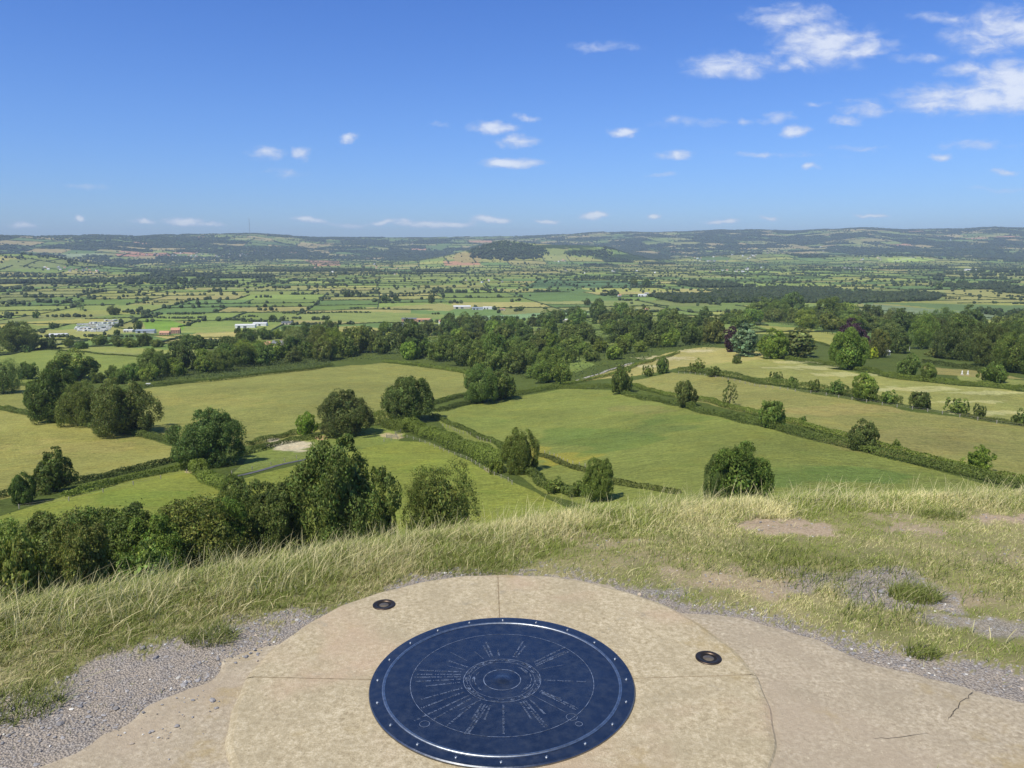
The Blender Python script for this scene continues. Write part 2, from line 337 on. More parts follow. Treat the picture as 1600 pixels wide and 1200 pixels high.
# ------------------------------------------------------------------ field colours, a few with shadow painted in
def G(r, g_, b_, k=0.97):
    c = lin(r, g_, b_, k); c = (c[0]*1.06, c[1]*1.01, c[2]*.80); m_ = sum(c)/3; return tuple(m_ + (q-m_)*0.92 for q in c)
OL = G(140,145,82); OL2 = G(152,153,86); GR = G(130,146,74); GR2 = G(132,144,74); YG = G(139,151,68); TAN = G(146,148,88); PALE = G(176,172,120)
SCR = G(88,104,50); DG = G(95,118,70)
FIELDS = [
 ([(190,612),(330,594),(470,578),(600,567),(700,577),(745,590),(730,612),(660,628),(590,662),(480,682),(390,697),(270,688),(200,665)], OL),
 ([(-40,636),(60,650),(140,668),(215,680),(275,700),(280,716),(190,735),(110,755),(-40,790)], OL2),
 ([(-40,820),(100,775),(290,731),(330,758),(385,790),(420,870),(-40,900)], YG),
 ([(-40,548),(60,546),(240,556),(330,560),(300,580),(200,590),(-40,606)], GR),
 ([(50,538),(200,543),(330,550),(330,558),(200,552),(60,545)], G(146,156,88)),
 ([(-40,606),(90,600),(80,650),(-40,636)], OL),
 ([(360,742),(400,703),(450,688),(560,668),(640,672),(620,690),(480,718)], GR),
 ([(380,748),(480,722),(620,688),(670,690),(760,735),(830,765),(900,800),(600,860),(400,860)], YG),
 ([(670,646),(760,628),(880,608),(960,610),(1060,635),(1180,664),(1350,705),(1500,745),(1620,780),(1300,800),(950,800),(850,770),(770,715),(700,672)], GR2),
 ([(975,597),(1050,582),(1140,590),(1300,620),(1420,642),(1640,672),(1640,765),(1500,733),(1330,685),(1180,647),(1060,622)], TAN),
 ([(1060,578),(1120,562),(1210,560),(1290,575),(1400,592),(1640,616),(1640,668),(1460,640),(1330,615),(1230,602),(1130,585)], G(152,156,92)),
 ([(900,595),(985,572),(1040,552),(1100,542),(1180,548),(1215,560),(1120,568),(1060,575),(980,590)], G(166,162,104)),
 ([(1180,508),(1250,512),(1312,522),(1300,540),(1220,520)], G(150,154,84)),
 ([(975,493),(1000,488),(1060,491),(1050,502),(985,512)], G(132,146,78)),
 ([(840,562),(900,556),(930,570),(900,582),(850,578)], G(120,140,75)),
 ([(800,538),(900,533),(1040,531),(1040,536),(900,541)], G(130,145,75)),
 ([(1495,585),(1640,598),(1640,606),(1500,596)], G(140,150,85)),
 ([(1440,572),(1540,580),(1600,592),(1450,585)], G(150,146,92)),
 ([(370,522),(500,517),(640,520),(700,528),(600,540),(370,534)], G(122,136,76)),
 ([(570,518),(620,516),(680,522),(660,532)], G(150,160,70)),
 ([(470,513),(560,509),(620,516),(500,524)], G(155,155,92)),
 ([(780,512),(815,512),(815,524),(790,525)], G(168,162,60)),
 ([(222,500),(262,499),(292,508),(285,516),(228,515)], G(118,154,58)),
 ([(240,525),(370,519),(376,528),(270,531)], G(176,170,110)),
 ([(0,505),(14,505),(10,512),(0,512)], G(168,164,90)),
 ([(35,503),(150,497),(180,502),(60,509)], G(158,158,92)),
 ([(475,406),(530,407),(532,415),(495,416)], G(176,140,120)),
 ([(692,408),(745,408),(752,414),(695,415)], G(178,138,115)),
 ([(180,396),(262,395),(268,400),(185,401)], G(176,128,112)),
 ([(85,397),(165,396),(160,402),(95,403)], G(142,160,130)),
 ([(600,480),(690,474),(720,480),(700,486),(540,481)], G(150,152,98)),
 ([(440,492),(560,486),(700,492),(640,506),(450,500)], G(130,146,85)),
 ([(690,497),(900,486),(1000,482),(900,492),(740,503)], G(128,160,120)),
 ([(1475,453),(1640,452),(1640,475),(1480,470)], G(150,152,96)),
 ([(1360,472),(1640,478),(1640,492),(1570,492)], G(100,124,80)),  # darker green: wood and cloud shadow put into the ground colour
 ([(1350,474),(1570,492),(1560,500),(1350,486)], G(120,138,110)),
 ([(840,437),(1030,440),(1000,450),(820,450)], G(90,120,85)),  # cloud shadow on the valley floor, painted as a dark field
 ([(1235,470),(1262,470),(1255,480),(1225,480)], G(138,158,80)),
 ([(20,404),(70,403),(105,410),(95,418),(0,422),(0,410)], G(124,138,92)),
 ([(1385,404),(1440,402),(1470,408),(1390,410)], G(160,185,90)),
]
def inpoly(px, py, poly):
    r = np.zeros(px.shape, bool); n = len(poly)
    for i in range(n):
        x1, y1 = poly[i]; x2, y2 = poly[(i+1) % n]
        if y1 == y2: continue
        c_ = ((y1 > py) != (y2 > py)) & (px < (x2-x1)*(py-y1)/(y2-y1) + x1); r ^= c_
    return r
# patchwork of valley and hill fields: recursive splits of one big rotated rectangle
BROT = R(9); LEAFS = []; EDGES = []
def bsp_coords(x, y): return x*math.cos(BROT) + y*math.sin(BROT), -x*math.sin(BROT) + y*math.cos(BROT)
def bsp_back(a, b): return a*math.cos(BROT) - b*math.sin(BROT), a*math.sin(BROT) + b*math.cos(BROT)
_br = random.Random(5)
PAL = [G(134,150,84),G(120,142,78),G(146,150,92),G(112,138,74),G(158,156,102),G(128,150,80),G(140,148,96),G(102,130,78),G(150,158,88),G(124,138,84)]
PALF = [G(128,146,86),G(112,134,80),G(140,146,96),G(98,124,76),G(150,148,106),G(160,150,112)]
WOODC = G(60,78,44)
def split(x0, y0, x1, y1, V, idx, cols, wood):
    w, h = x1-x0, y1-y0; D = max(math.hypot((x0+x1)/2, (y0+y1)/2), 900)
    lim = (130 + 0.028*min(D, 5000) + 0.008*max(D-5000, 0)); 
    if w < lim*1.5 and h < lim*1.3 or (len(idx) == 0 and w < 1500):
        hill = D > 8600
        r = _br.random(); c = np.array(_br.choice(PALF if hill else PAL)) * _br.uniform(0.85, 1.12)
        iw = r < (0.30 if hill else 0.03)
        if hill and r > 0.985: c = np.array(G(178,142,124))
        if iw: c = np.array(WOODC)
        cols[idx] = c; wood[idx] = iw; LEAFS.append((x0,y0,x1,y1,iw)); return
    f = _br.uniform(0.36, 0.64)
    if w > h*_br.uniform(0.8, 1.5):
        xm = x0 + w*f; EDGES.append((xm, y0, xm, y1)); m = V[idx,0] < xm
        split(x0,y0,xm,y1,V,idx[m],cols,wood); split(xm,y0,x1,y1,V,idx[~m],cols,wood)
    else:
        ym = y0 + h*f; EDGES.append((x0, ym, x1, ym)); m = V[idx,1] < ym
        split(x0,y0,x1,ym,V,idx[m],cols,wood); split(x0,ym,x1,y1,V,idx[~m],cols,wood)

def warp(x, y):
    return x + 60*(fbm(x, y, 900, 2, 41)-0.5), y + 60*(fbm(x, y, 900, 2, 43)-0.5)
# ---- terrain mesh in polar rings
def rings():
    r = [13.5]; 
    while r[-1] < 21000:
        d = r[-1]; h = -np.interp(d, TL[:,0], TL[:,1]) + EYE
        if d < 110: s = 2.5
        elif d < 7000: s = min(d*d/(h*1350), 45)
        else: s = 40
        r.append(d + max(s, 0.3))
    return np.array(r)
RG = rings()
AZ = np.concatenate([np.linspace(-math.pi, R(-46), 50, endpoint=False), np.linspace(R(-46), R(-35.5), 60, endpoint=False), np.linspace(R(-35.5), R(35.5), 1150, endpoint=False), np.linspace(R(35.5), R(46), 60, endpoint=False), np.linspace(R(46), math.pi, 50, endpoint=False)])
nr, na = len(RG), len(AZ)
dd, aa = np.meshgrid(RG, AZ, indexing='ij')
X = (dd*np.sin(aa)).ravel(); Y = (dd*np.cos(aa)).ravel(); Z = Hf(X, Y)
ii, jj = np.meshgrid(np.arange(nr-1), np.arange(na), indexing='ij')
j2 = (jj+1) % na
Fq = np.stack([ii*na+jj, (ii+1)*na+jj, (ii+1)*na+j2, ii*na+j2], -1).reshape(-1, 4)
cols = np.tile(np.array(SCR), (len(X), 1))
BX, BY = bsp_coords(*warp(X, Y)); BV = np.stack([BX, BY], 1)
wood = np.zeros(len(X), bool)
split(-21500, -21500, 21500, 21500, BV, np.arange(len(X)), cols, wood)
D = np.hypot(X, Y)
nearm = (D < 950) & (np.abs(np.arctan2(X, Y)) < R(45)); cols[nearm] = np.array(SCR)
PX, PY, DP = proj(X, Y, Z); PX[DP < 1] = -9999
wob = 1.2
PXw = PX + (fbm(X, Y, 14, 2, 51)-0.5)*8*wob*np.clip(200/D, 0.1, 1); PYw = PY + (fbm(X, Y, 14, 2, 53)-0.5)*4*np.clip(300/D, 0.1, 1)
for poly, c_ in FIELDS:
    q = inpoly(PXw, PYw, poly); cols[q] = np.array(c_); wood[q] = False
# middle hill: woods on the cap, fields on the tail; broad dark woods on the far slopes
def px_ell(cx, cy, rx, ry): return ((PX-cx)/rx)**2 + ((PY-cy)/ry)**2 < 1
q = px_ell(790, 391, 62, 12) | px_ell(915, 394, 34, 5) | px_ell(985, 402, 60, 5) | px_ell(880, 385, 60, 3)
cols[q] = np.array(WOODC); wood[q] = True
q = px_ell(730, 403, 22, 8); cols[q] = np.array(G(150,140,98)); wood[q] = False
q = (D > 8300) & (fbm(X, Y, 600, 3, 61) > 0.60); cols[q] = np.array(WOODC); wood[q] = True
# bare or special patches in the near fields
def patch(cx, cy, rx, ry, c_, k=1.0, ns=6, nw=0.5):
    global cols
    e = np.sqrt(((PX-cx)/rx)**2 + ((PY-cy)/ry)**2) + (fbm(X, Y, ns, 3, int(cx) % 97)-0.5)*nw*2
    m = (1 - sst(e, 0.75, 1.05))[:, None]*k; cols = cols*(1-m) + np.array(c_)*m
patch(880, 716, 60, 10, G(168,160,60), .6, 10, .8); patch(840, 703, 20, 8, G(170,160,60), .5, 10, .8)
patch(960, 685, 110, 22, G(98,128,62), .55, 20, .8); patch(1020, 668, 60, 10, G(96,120,66), .5, 14, .9)
patch(1300, 742, 120, 18, G(100,132,64), .6, 20, .8); patch(1000, 640, 40, 8, G(138,136,84), .5, 14, .9)
patch(750, 660, 50, 12, G(128,146,74), .4); patch(1050, 655, 60, 10, G(108,134,66), .5, 12, 1.0)
patch(455, 697, 36, 10, G(206,198,182), 1.0, 5, .35); patch(428, 688, 12, 4, G(200,192,176), 1, 4, .3); patch(502, 684, 12, 4, G(186,160,124), .9, 4, .3)
patch(612, 681, 18, 5, G(184,172,140), .9, 4, .5); patch(294, 737, 8, 2.5, G(196,184,150), .8, 4, .4); patch(768, 735, 12, 4, G(180,172,150), .8, 4, .5)
for (cx_, cy_, rx_, ry_) in ((1260,574,60,3),(1320,585,50,3),(1420,608,90,4),(1540,614,60,3),(1560,645,60,3),(1240,566,40,2.5),(1500,628,60,3)):
    patch(cx_, cy_, rx_, ry_, G(196,196,150), .6, 6, 1.0)
for (cx_, cy_, rx_, ry_) in ((1040,560,40,4),(1090,548,30,2.5),(1000,572,30,3)): patch(cx_, cy_, rx_, ry_, G(196,190,158), .8, 5, .8)
patch(1300, 640, 120, 8, G(162,150,98), .5, 20, .9); patch(1450, 690, 130, 18, G(146,142,90), .5, 20, .9)
patch(330, 625, 110, 8, G(156,154,88), .5, 16, .9); patch(560, 605, 110, 14, G(134,138,78), .5, 16, .9)
patch(120, 700, 90, 12, G(170,162,98), .5, 12, .9); patch(640, 578, 60, 5, G(140,144,80), .6, 12, .9)
patch(220, 775, 80, 12, G(122,148,60), .5, 12, .9); patch(700, 730, 60, 14, G(142,160,62), .4, 12, .9)
land = mk('valley_and_hills', np.stack([X, Y, Z], 1), Fq, M_LAND, cols=cols, smooth=True); tag(land, kind='structure')

# ================================================================== hilltop ground
# masks in plan: gravel, bare soil, short turf, shared by ground colour, stones and grass
def mpoly(px, py, poly, soft=None): return inpoly(px, py, poly)
GRAV = [(-60,1230),(-60,1105),(40,1068),(110,1035),(200,998),(290,985),(370,968),(450,955),(540,930),(600,915),(700,900),(820,895),(905,899),(970,918),(1060,938),(1180,955),(1260,982),(1330,1002),(1420,1022),(1500,1030),(1600,1045),(1700,1060),(1700,1230)]
def ground_masks(x, y, z=None):
    if z is None: z = Hf(x, y)
    px, py, dp = proj(x, y, z); back = dp < 0.8
    n = fbm(x, y, 0.35, 4, 71) - 0.5; n2 = fbm(x, y, 0.12, 3, 73) - 0.5
    pxw = px + n*90 + n2*60; pyw = py + n*34 + n2*26 - 12*(px < 600)
    jr = np.random.RandomState(5); j1 = jr.normal(size=pxw.shape); j2 = jr.normal(size=pxw.shape)
    gr = inpoly(pxw + j1*17, pyw + j2*8, GRAV).astype(float); pxw = pxw + j1*5; pyw = pyw + j2*2
    def e(cx, cy, rx, ry, s=0.9):
        q = np.sqrt(((pxw-cx)/rx)**2 + ((pyw-cy)/ry)**2); return 1 - sst(q, s, 1.1)
    gr = np.maximum(gr, np.maximum(e(1400,925,95,36,.6), np.maximum(e(1440,950,60,14,.6), np.maximum(e(1530,975,90,16,.5)*.8, e(1260,905,80,18,.5)*.75))))
    gr = np.maximum(gr, e(1010,925,90,9,.5)*.8)
    soil = np.maximum(e(1215,818,72,12), np.maximum(e(1568,808,50,12), np.maximum(e(1430,825,75,8,.5)*.8, np.maximum(e(1400,808,40,5,.5)*.8, e(900,850,170,16,.3)*.55))))
    soil = np.maximum(soil, np.maximum(e(1150,905,140,24,.4)*.8, np.maximum(e(1480,935,120,14,.4)*.7, e(1560,870,70,14,.3)*.5)))
    soil = np.maximum(soil, e(1000,880,140,10,.3)*.4)
    gr[back] = 0.6
    soil = np.clip(soil, 0, 1)
    return gr, soil, px, py
M_GROUND, t, b, out = mat('turf_and_gravel')
tc = t.n('ShaderNodeTexCoord').outputs['Object']
at = t.n('ShaderNodeAttribute', attribute_name='Col'); sp = t.n('ShaderNodeSeparateColor', ins={0: at.outputs['Color']})
ng = t.noise(tc, 9.0, 6, 0.7); nf = t.noise(tc, 90.0, 4, 0.7); nl = t.noise(tc, 2.2, 4, 0.6)
turf = t.ramp(nl, [(0.3, (0.12, 0.14, 0.04)), (0.5, (0.22, 0.215, 0.085)), (0.7, (0.34, 0.295, 0.15))])
turf = t.mix(t.mr(nf, 0.4, 0.7), turf, (0.24, 0.20, 0.12))
vo = t.n('ShaderNodeTexVoronoi', ins={'Vector': tc, 'Scale': 125.0}); vo2 = t.n('ShaderNodeTexVoronoi', ins={'Vector': tc, 'Scale': 42.0})
vs = t.n('ShaderNodeSeparateColor', ins={0: vo.outputs['Color']})
gcol = t.ramp(vs.outputs[0], [(0.0, (0.17, 0.155, 0.155)), (0.4, (0.29, 0.27, 0.265)), (0.75, (0.40, 0.37, 0.35)), (1.0, (0.45, 0.42, 0.39))])
gcol = t.mix(t.mr(ng, 0.34, 0.58, 0.15, 0.9), gcol, (0.42, 0.36, 0.30))
gcol = t.mix(t.mr(vo.outputs['Distance'], 0.35, 0.7, 0, 0.5), gcol, (0.10, 0.085, 0.07))
soilc = t.mix(t.mr(nf, 0.35, 0.7), (0.30, 0.225, 0.15), (0.46, 0.37, 0.27))
c = t.mix(sp.outputs[1], turf, soilc); c = t.mix(sp.outputs[0], c, gcol)
t.l(c, b.inputs['Base Color']); b.inputs['Roughness'].default_value = 0.95; b.inputs['Specular IOR Level'].default_value = 0.2
hh = t.math('ADD', t.math('MULTIPLY', nf, 0.5), t.math('MULTIPLY', t.math('SUBTRACT', 1.0, vo.outputs['Distance']), sp.outputs[0]))
bp = t.n('ShaderNodeBump', ins={'Strength': 0.9, 'Distance': 0.008, 'Height': hh}); t.l(bp.outputs[0], b.inputs['Normal'])
ra = np.concatenate([[0.02], np.arange(0.4, 1.6, 0.12), np.arange(1.6, 9, 0.024), np.arange(9, 13.9, 0.2)])
az_ = np.concatenate([np.linspace(-math.pi, R(-42), 60, endpoint=False), np.linspace(R(-42), R(42), 520, endpoint=False), np.linspace(R(42), math.pi, 60, endpoint=False)])
g1, g2 = np.meshgrid(ra, az_, indexing='ij'); gx = (g1*np.sin(g2)).ravel(); gy = (g1*np.cos(g2)).ravel(); gz = Hf(gx, gy)
m1, m2, _, _ = ground_masks(gx, gy, gz)
i1, i2 = np.meshgrid(np.arange(len(ra)-1), np.arange(len(az_)), indexing='ij'); n_a = len(az_); i3 = (i2+1) % n_a
gq = np.stack([i1*n_a+i2, (i1+1)*n_a+i2, (i1+1)*n_a+i3, i1*n_a+i3], -1).reshape(-1, 4)
gz2 = gz + 0.012*(fbm(gx, gy, 0.08, 3, 81)-0.5)*(1-0.3*m1)*sst(np.hypot(gx+0.02, gy-2.58), 1.05, 1.5)
hill = mk('hilltop_ground', np.stack([gx, gy, gz2], 1), gq, M_GROUND, cols=np.stack([m1, m2, np.zeros_like(m1)], 1), smooth=True); tag(hill, kind='structure')

# ------------------------------------------------------------------ stone and concrete
def stone_mat(name, c1, c2, c3, pink):
    m, t, b, out = mat(name)
    tc = t.n('ShaderNodeTexCoord').outputs['Object']
    a = t.noise(tc, 5.0, 6, 0.6); f = t.noise(tc, 60.0, 5, 0.75); h = t.noise(tc, 210.0, 3, 0.7); w = t.noise(tc, 1.4, 4, 0.6, 0.4)
    ox = t.n('ShaderNodeMapping', ins={'Vector': tc, 'Location': (7, 3, 2)}).outputs[0]
    c = t.ramp(f, [(0.30, c1), (0.5, c2), (0.70, c3)])
    c = t.mix(t.mr(a, 0.4, 0.7, 0, 0.6), c, tuple(0.78*q for q in c2))
    c = t.mix(t.mr(w, 0.48, 0.72, 0, 0.8), c, pink)
    c = t.mix(t.mr(t.noise(ox, 3.1, 6, 0.65), 0.56, 0.7, 0, 0.55), c, (0.36, 0.27, 0.12))
    c = t.mix(t.mr(t.noise(ox, 7.0, 7, 0.75), 0.58, 0.72, 0, 0.6), c, (0.29, 0.26, 0.20))
    c = t.mix(t.mr(t.noise(ox, 33.0, 5, 0.8), 0.60, 0.68, 0, 0.6), c, (0.66, 0.58, 0.42))
    c = t.mix(t.mr(h, 0.60, 0.72, 0, 0.55), c, (0.16, 0.13, 0.10))
    t.l(c, b.inputs['Base Color']); b.inputs['Roughness'].default_value = 0.92; b.inputs['Specular IOR Level'].default_value = 0.2
    ht = t.math('ADD', t.math('MULTIPLY', f, 0.8), t.math('MULTIPLY', h, 0.4)); ht = t.math('ADD', ht, a)
    bp = t.n('ShaderNodeBump', ins={'Strength': 0.8, 'Distance': 0.006, 'Height': ht}); t.l(bp.outputs[0], b.inputs['Normal'])
    return m
M_STONE = stone_mat('pale_limestone', (0.28,0.225,0.14), (0.46,0.385,0.255), (0.66,0.575,0.42), (0.48,0.355,0.25))
M_CONC = stone_mat('pinkish_concrete', (0.27,0.22,0.155), (0.43,0.36,0.26), (0.61,0.535,0.41), (0.40,0.325,0.24))
# apron around the table: irregular flat slab
CX, CY, RS = -0.036, 2.58, 0.955
AP = [(-250,1330),(40,1215),(90,1185),(200,1130),(240,1100),(290,1075),(330,1062),(352,1030),(410,1010),(450,1000),(480,975),(530,950),(590,930),(650,915),(720,904),(760,900),(900,903),(960,918),(985,934),(1010,945),(1060,952),(1120,958),(1180,968),(1222,980),(1250,992),(1290,1008),(1330,1024),(1370,1037),(1400,1047),(1450,1057),(1500,1068),(1550,1083),(1600,1097),(1760,1140)]
ap = np.array([pix_plane(px, py, 0.012) for px, py in AP])
# resample with a fine crumbly edge
pts = []
rg = np.random.RandomState(3)
for i in range(len(ap)-1):
    L = np.linalg.norm(ap[i+1]-ap[i]); k = max(2, int(L/0.03))
    for q in range(k): pts.append(ap[i] + (ap[i+1]-ap[i])*q/k)
pts = np.array(pts + [ap[-1]]); e_ = (vnoise(pts[:,0], pts[:,1], 0.12, 5)-0.5)*np.where((pts[:,0] < -0.8) & (pts[:,1] < 2.3), 0.18, 0.05) + (vnoise(pts[:,0], pts[:,1], 0.035, 6)-0.5)*0.022
cv = pts - np.array([CX, CY]); pts = pts + cv/np.linalg.norm(cv, axis=1)[:,None]*e_[:,None]
cen = np.array([CX, 1.2]); pts = np.concatenate([pts, [[4.2, 0.4], [3.0, -1.6], [-3.0, -1.6], [-2.6, 0.9]]])
n = len(pts); rr = [0.0, 0.3, 0.6, 0.85, 0.97, 1.0, 1.006]; V = []
for k_, s_ in enumerate(rr):
    q = cen + (pts - cen)*max(s_, 0.001); zz = np.full(n, 0.013 if s_ < 0.98 else (0.007 if s_ == 1.0 else -0.04))
    V.append(np.column_stack([q, zz]))
V = np.concatenate(V); F = []
for k_ in range(len(rr)-1):
    for i in range(n): F.append((k_*n+i, (k_+1)*n+i, (k_+1)*n+(i+1)%n, k_*n+(i+1)%n))
F = np.array(F)[:, ::-1]
apron = mk('concrete_apron', V, F, M_CONC); tag(apron, kind='structure')
crk = MB()
def crack(P, w=0.004, mb=None):
    Q = [pix_plane(a, b_, 0.0135) for a, b_ in P]
    V = []; 
    for i, p in enumerate(Q):
        a = np.array(Q[max(i-1,0)]); c_ = np.array(Q[min(i+1,len(Q)-1)]); dv = c_-a; dv /= np.linalg.norm(dv); nn_ = np.array([-dv[1], dv[0]])
        ww = w*(0.2 if i in (0, len(Q)-1) else random.uniform(.5, 1.1))
        V += [(p[0]+nn_[0]*ww, p[1]+nn_[1]*ww, 0.0142), (p[0]-nn_[0]*ww, p[1]-nn_[1]*ww, 0.0142)]
    mb.add(V, [(2*i, 2*i+1, 2*i+3, 2*i+2) for i in range(len(Q)-1)])
random.seed(4)
M_DARK = simple('dark_grit', (0.07, 0.06, 0.05), 0.95, 0, 0.3, 30)
def wig(P, k=5, a=3):
    o_ = []
    for (x0,y0),(x1,y1) in zip(P, P[1:]):
        for i in range(k): o_.append((x0+(x1-x0)*i/k+random.uniform(-a,a), y0+(y1-y0)*i/k+random.uniform(-a,a)))
    return o_ + [P[-1]]
crack(wig([(1522,1082),(1505,1095),(1490,1112),(1481,1125)], 5, 2.5), 0.0016, crk)
crack(wig([(1365,1155),(1410,1152),(1450,1146)], 4, 1.5), 0.0012, crk)
tag(crk.build('crack', M_DARK, apron))

tab = empty('viewing_table', (CX, CY, 0)); tag(tab, 'round pale stone viewing table with a dark blue engraved metal disc bolted on top', 'toposcope')
def seg(a0, a1, r0, r1, h):
    mb = MB(); N = 48; g_ = 0.0025; V = []; 
    prof = [(r0, 0.0), (r0, h-0.002), (r0+0.004, h), (r1-0.03, h+0.001), (r1-0.012, h-0.004), (r1, h-0.016), (r1+0.004, -0.02)]
    for i in range(N+1):
        a = a0 + (a1-a0)*i/N
        for r, z in prof:
            wv_ = 0.004*math.sin(a*11)+0.003*math.sin(a*29) if r > 0.8 else 0
            off = g_ if i == 0 else (-g_ if i == N else 0)
            V.append(((r+wv_)*math.cos(a)-off*math.sin(a), (r+wv_)*math.sin(a)+off*math.cos(a), z))
    m_ = len(prof)
    F = [(i*m_+k, i*m_+k+1, (i+1)*m_+k+1, (i+1)*m_+k) for i in range(N) for k in range(m_-1)]
    F += [tuple(range(0, 4)), (3, 4, 5, 6)]
    mb.add(V, [f for f in F if len(f) == 4]); return mb
for a0 in (3, 92, 178, 270):
    a1 = {3: 92, 92: 178, 178: 270, 270: 363}[a0]
    s_ = seg(R(a0), R(a1), 0.47, RS, 0.024).build('stone_segment', M_STONE, tab)
mo = MB()     # mortar in the joints
mo.lathe([(0.46, 0.0), (0.46, 0.0235), (RS-0.03, 0.0235)], 64); mo.build('mortar', simple('mortar', (0.27, 0.21, 0.13), 0.95, 0, 0.3, 40), tab)
M_PLATE, t, b, out = mat('blue_black_metal')
tc = t.n('ShaderNodeTexCoord').outputs['Object']
nz = t.noise(tc, 5.0, 6, 0.65); nz2 = t.noise(tc, 26.0, 5, 0.7)
t.l(t.mix(t.mr(nz2, 0.35, 0.75, 0, 0.8), t.ramp(nz, [(0.3, (0.155, 0.17, 0.20)), (0.7, (0.22, 0.235, 0.265))]), (0.27, 0.27, 0.275)), b.inputs['Base Color'])
b.inputs['Metallic'].default_value = 1.0; t.l(t.mr(nz2, 0.3, 0.7, 0.30, 0.42), b.inputs['Roughness'])
t.l(t.n('ShaderNodeBump', ins={'Strength': 0.1, 'Distance': 0.002, 'Height': nz2}).outputs[0], b.inputs['Normal'])
M_WORN = simple('worn_metal', (0.40, 0.43, 0.47), 0.42, 1.0, 0.2, 60)
M_ENGR = simple('engraved_lines', (0.19, 0.235, 0.33), 0.6, 0.35, 0.6, 70)
pl = MB(); RP = 0.482; ZT = 0.034
pl.lathe([(0.0005, ZT+0.006), (0.010, ZT+0.0055), (0.020, ZT+0.0038), (0.030, ZT+0.0018), (0.045, ZT+0.0006), (0.065, ZT), (0.10, ZT), (0.30, ZT), (0.424, ZT), (0.47, ZT), (RP-0.003, ZT-0.0005), (RP, ZT-0.004), (RP, 0.01)], 160)
plate = pl.build('metal_disc', M_PLATE, tab, smooth=False)
rw = MB(); N = 120
def ring_strip(mb, r0, r1, z, a0=0, a1=360, N=90, jit=0.0):
    V = []
    for i in range(N+1):
        a = R(a0 + (a1-a0)*i/N); j = random.uniform(-jit, jit)
        V += [((r0+j)*math.cos(a), (r0+j)*math.sin(a), z), ((r1+j)*math.cos(a), (r1+j)*math.sin(a), z)]
    mb.add(V, [(2*i, 2*i+1, 2*i+3, 2*i+2) for i in range(N)])
wr = MB(); wr.lathe([(0.430+0.0056*math.cos(R(q)), ZT+0.0003+0.0034*math.sin(R(q))) for q in (180,160,140,120,100,80,60,40,20,0)], 160)
wr.build('raised_ring', M_WORN, plate, smooth=True)
random.seed(11)
en = MB(); z_ = ZT + 0.0006
ring_strip(en, 0.3335, 0.3352, z_); ring_strip(en, 0.0665, 0.069, z_, jit=.0003)
ring_strip(en, 0.1405, 0.1425, z_, jit=.0004); ring_strip(en, 0.118, 0.1192, z_, jit=.0004)
for i in range(200):      # worn rope pattern and lettering round the hub
    a = random.uniform(0, 360); r = random.choice([0.100, 0.106, 0.124, 0.129, 0.134, 0.134]) + random.uniform(-.002, .002)
    if r < 0.11 and not (a < 50 or a > 310 or 140 < a < 225): continue
    ring_strip(en, r, r + random.uniform(.0008, .0026), z_, a, a + random.uniform(2, 11), 4, .0006)
RAYS = [(1230,463,1015,455,1),(1135,372,1005,395,0),(1160,295,975,375,2),(1150,270,970,358,1),(910,235,855,328,1),(920,265,870,330,1),(765,285,775,320,1),(697,240,740,330,1),(685,262,725,330,1),(635,295,690,340,0),(500,350,605,385,1),(495,378,595,400,0),
 (330,402,575,412,1),(335,425,575,425,1),(335,440,575,437,1),(340,462,575,450,1),(405,485,575,466,1),(390,550,590,495,1),(400,590,600,515,1),(370,650,630,530,1),(470,640,650,540,1),(535,670,670,560,1),(590,600,690,552,0),(655,640,700,565,1),(630,708,720,575,2),(715,640,740,575,1),
 (807,700,803,575,1),(940,640,885,560,1),(1005,672,905,555,2),(1010,620,935,550,1),(1165,595,990,510,2),(1090,545,1000,515,1),(1110,610,930,520,0),(500,300,600,350,0)]
for x0,y0,x1,y1,k in RAYS:
    A = np.array([(x1-795)/1431, -(y1-452)/800*1.02]); B_ = np.array([(x0-795)/1431, -(y0-452)/800*1.02])
    dv = B_-A; L = np.linalg.norm(dv); dv /= L; nn_ = np.array([-dv[1], dv[0]]); s_ = 0.0
    if k == 0:
        en.add([tuple(A+nn_*.0006)+(z_,), tuple(A-nn_*.0006)+(z_,), tuple(B_-nn_*.0006)+(z_,), tuple(B_+nn_*.0006)+(z_,)], [(0,1,2,3)]); continue
    rows_ = [0.0] if k == 1 else [-0.005, 0.005]
    for ro in rows_:
        s_ = 0
        while s_ < L:
            gl = random.uniform(.0022, .0045)
            if random.random() < 0.86:      # one small letter-like mark: an upright and a crossbar
                p_ = A + dv*s_ + nn_*ro; hgt = random.uniform(.0026, .0038); q_ = p_ + dv*0.0011; c0 = p_ - nn_*hgt; c1 = p_ + nn_*hgt; d0_ = q_ - nn_*hgt; d1_ = q_ + nn_*hgt
                en.add([tuple(c0)+(z_,), tuple(d0_)+(z_,), tuple(d1_)+(z_,), tuple(c1)+(z_,)], [(0,1,2,3)])
                w_ = random.choice([-hgt*.8, 0, hgt*.7]); e0 = p_ + nn_*w_; e1 = e0 + dv*gl*.85
                en.add([tuple(e0)+(z_+.0001,), tuple(e1)+(z_+.0001,), tuple(e1+nn_*.0012)+(z_+.0001,), tuple(e0+nn_*.0012)+(z_+.0001,)], [(0,1,2,3)])
            s_ += gl + (0.004 if random.random() < .12 else 0)
for (cx_, cy_, r_) in ((1135,630,.018),(1165,660,.011),(430,660,.016)):
    qx, qy = (cx_-795)/1431, -(cy_-452)/800*1.02; V = []
    for i in range(25):
        a = i/24*2*math.pi
        V += [(qx+r_*math.cos(a), qy+r_*math.sin(a), z_), (qx+(r_+.0014)*math.cos(a), qy+(r_+.0014)*math.sin(a), z_)]
    en.add(V, [(2*i, 2*i+1, 2*i+3, 2*i+2) for i in range(24)])
en.build('engraving', M_ENGR, plate)
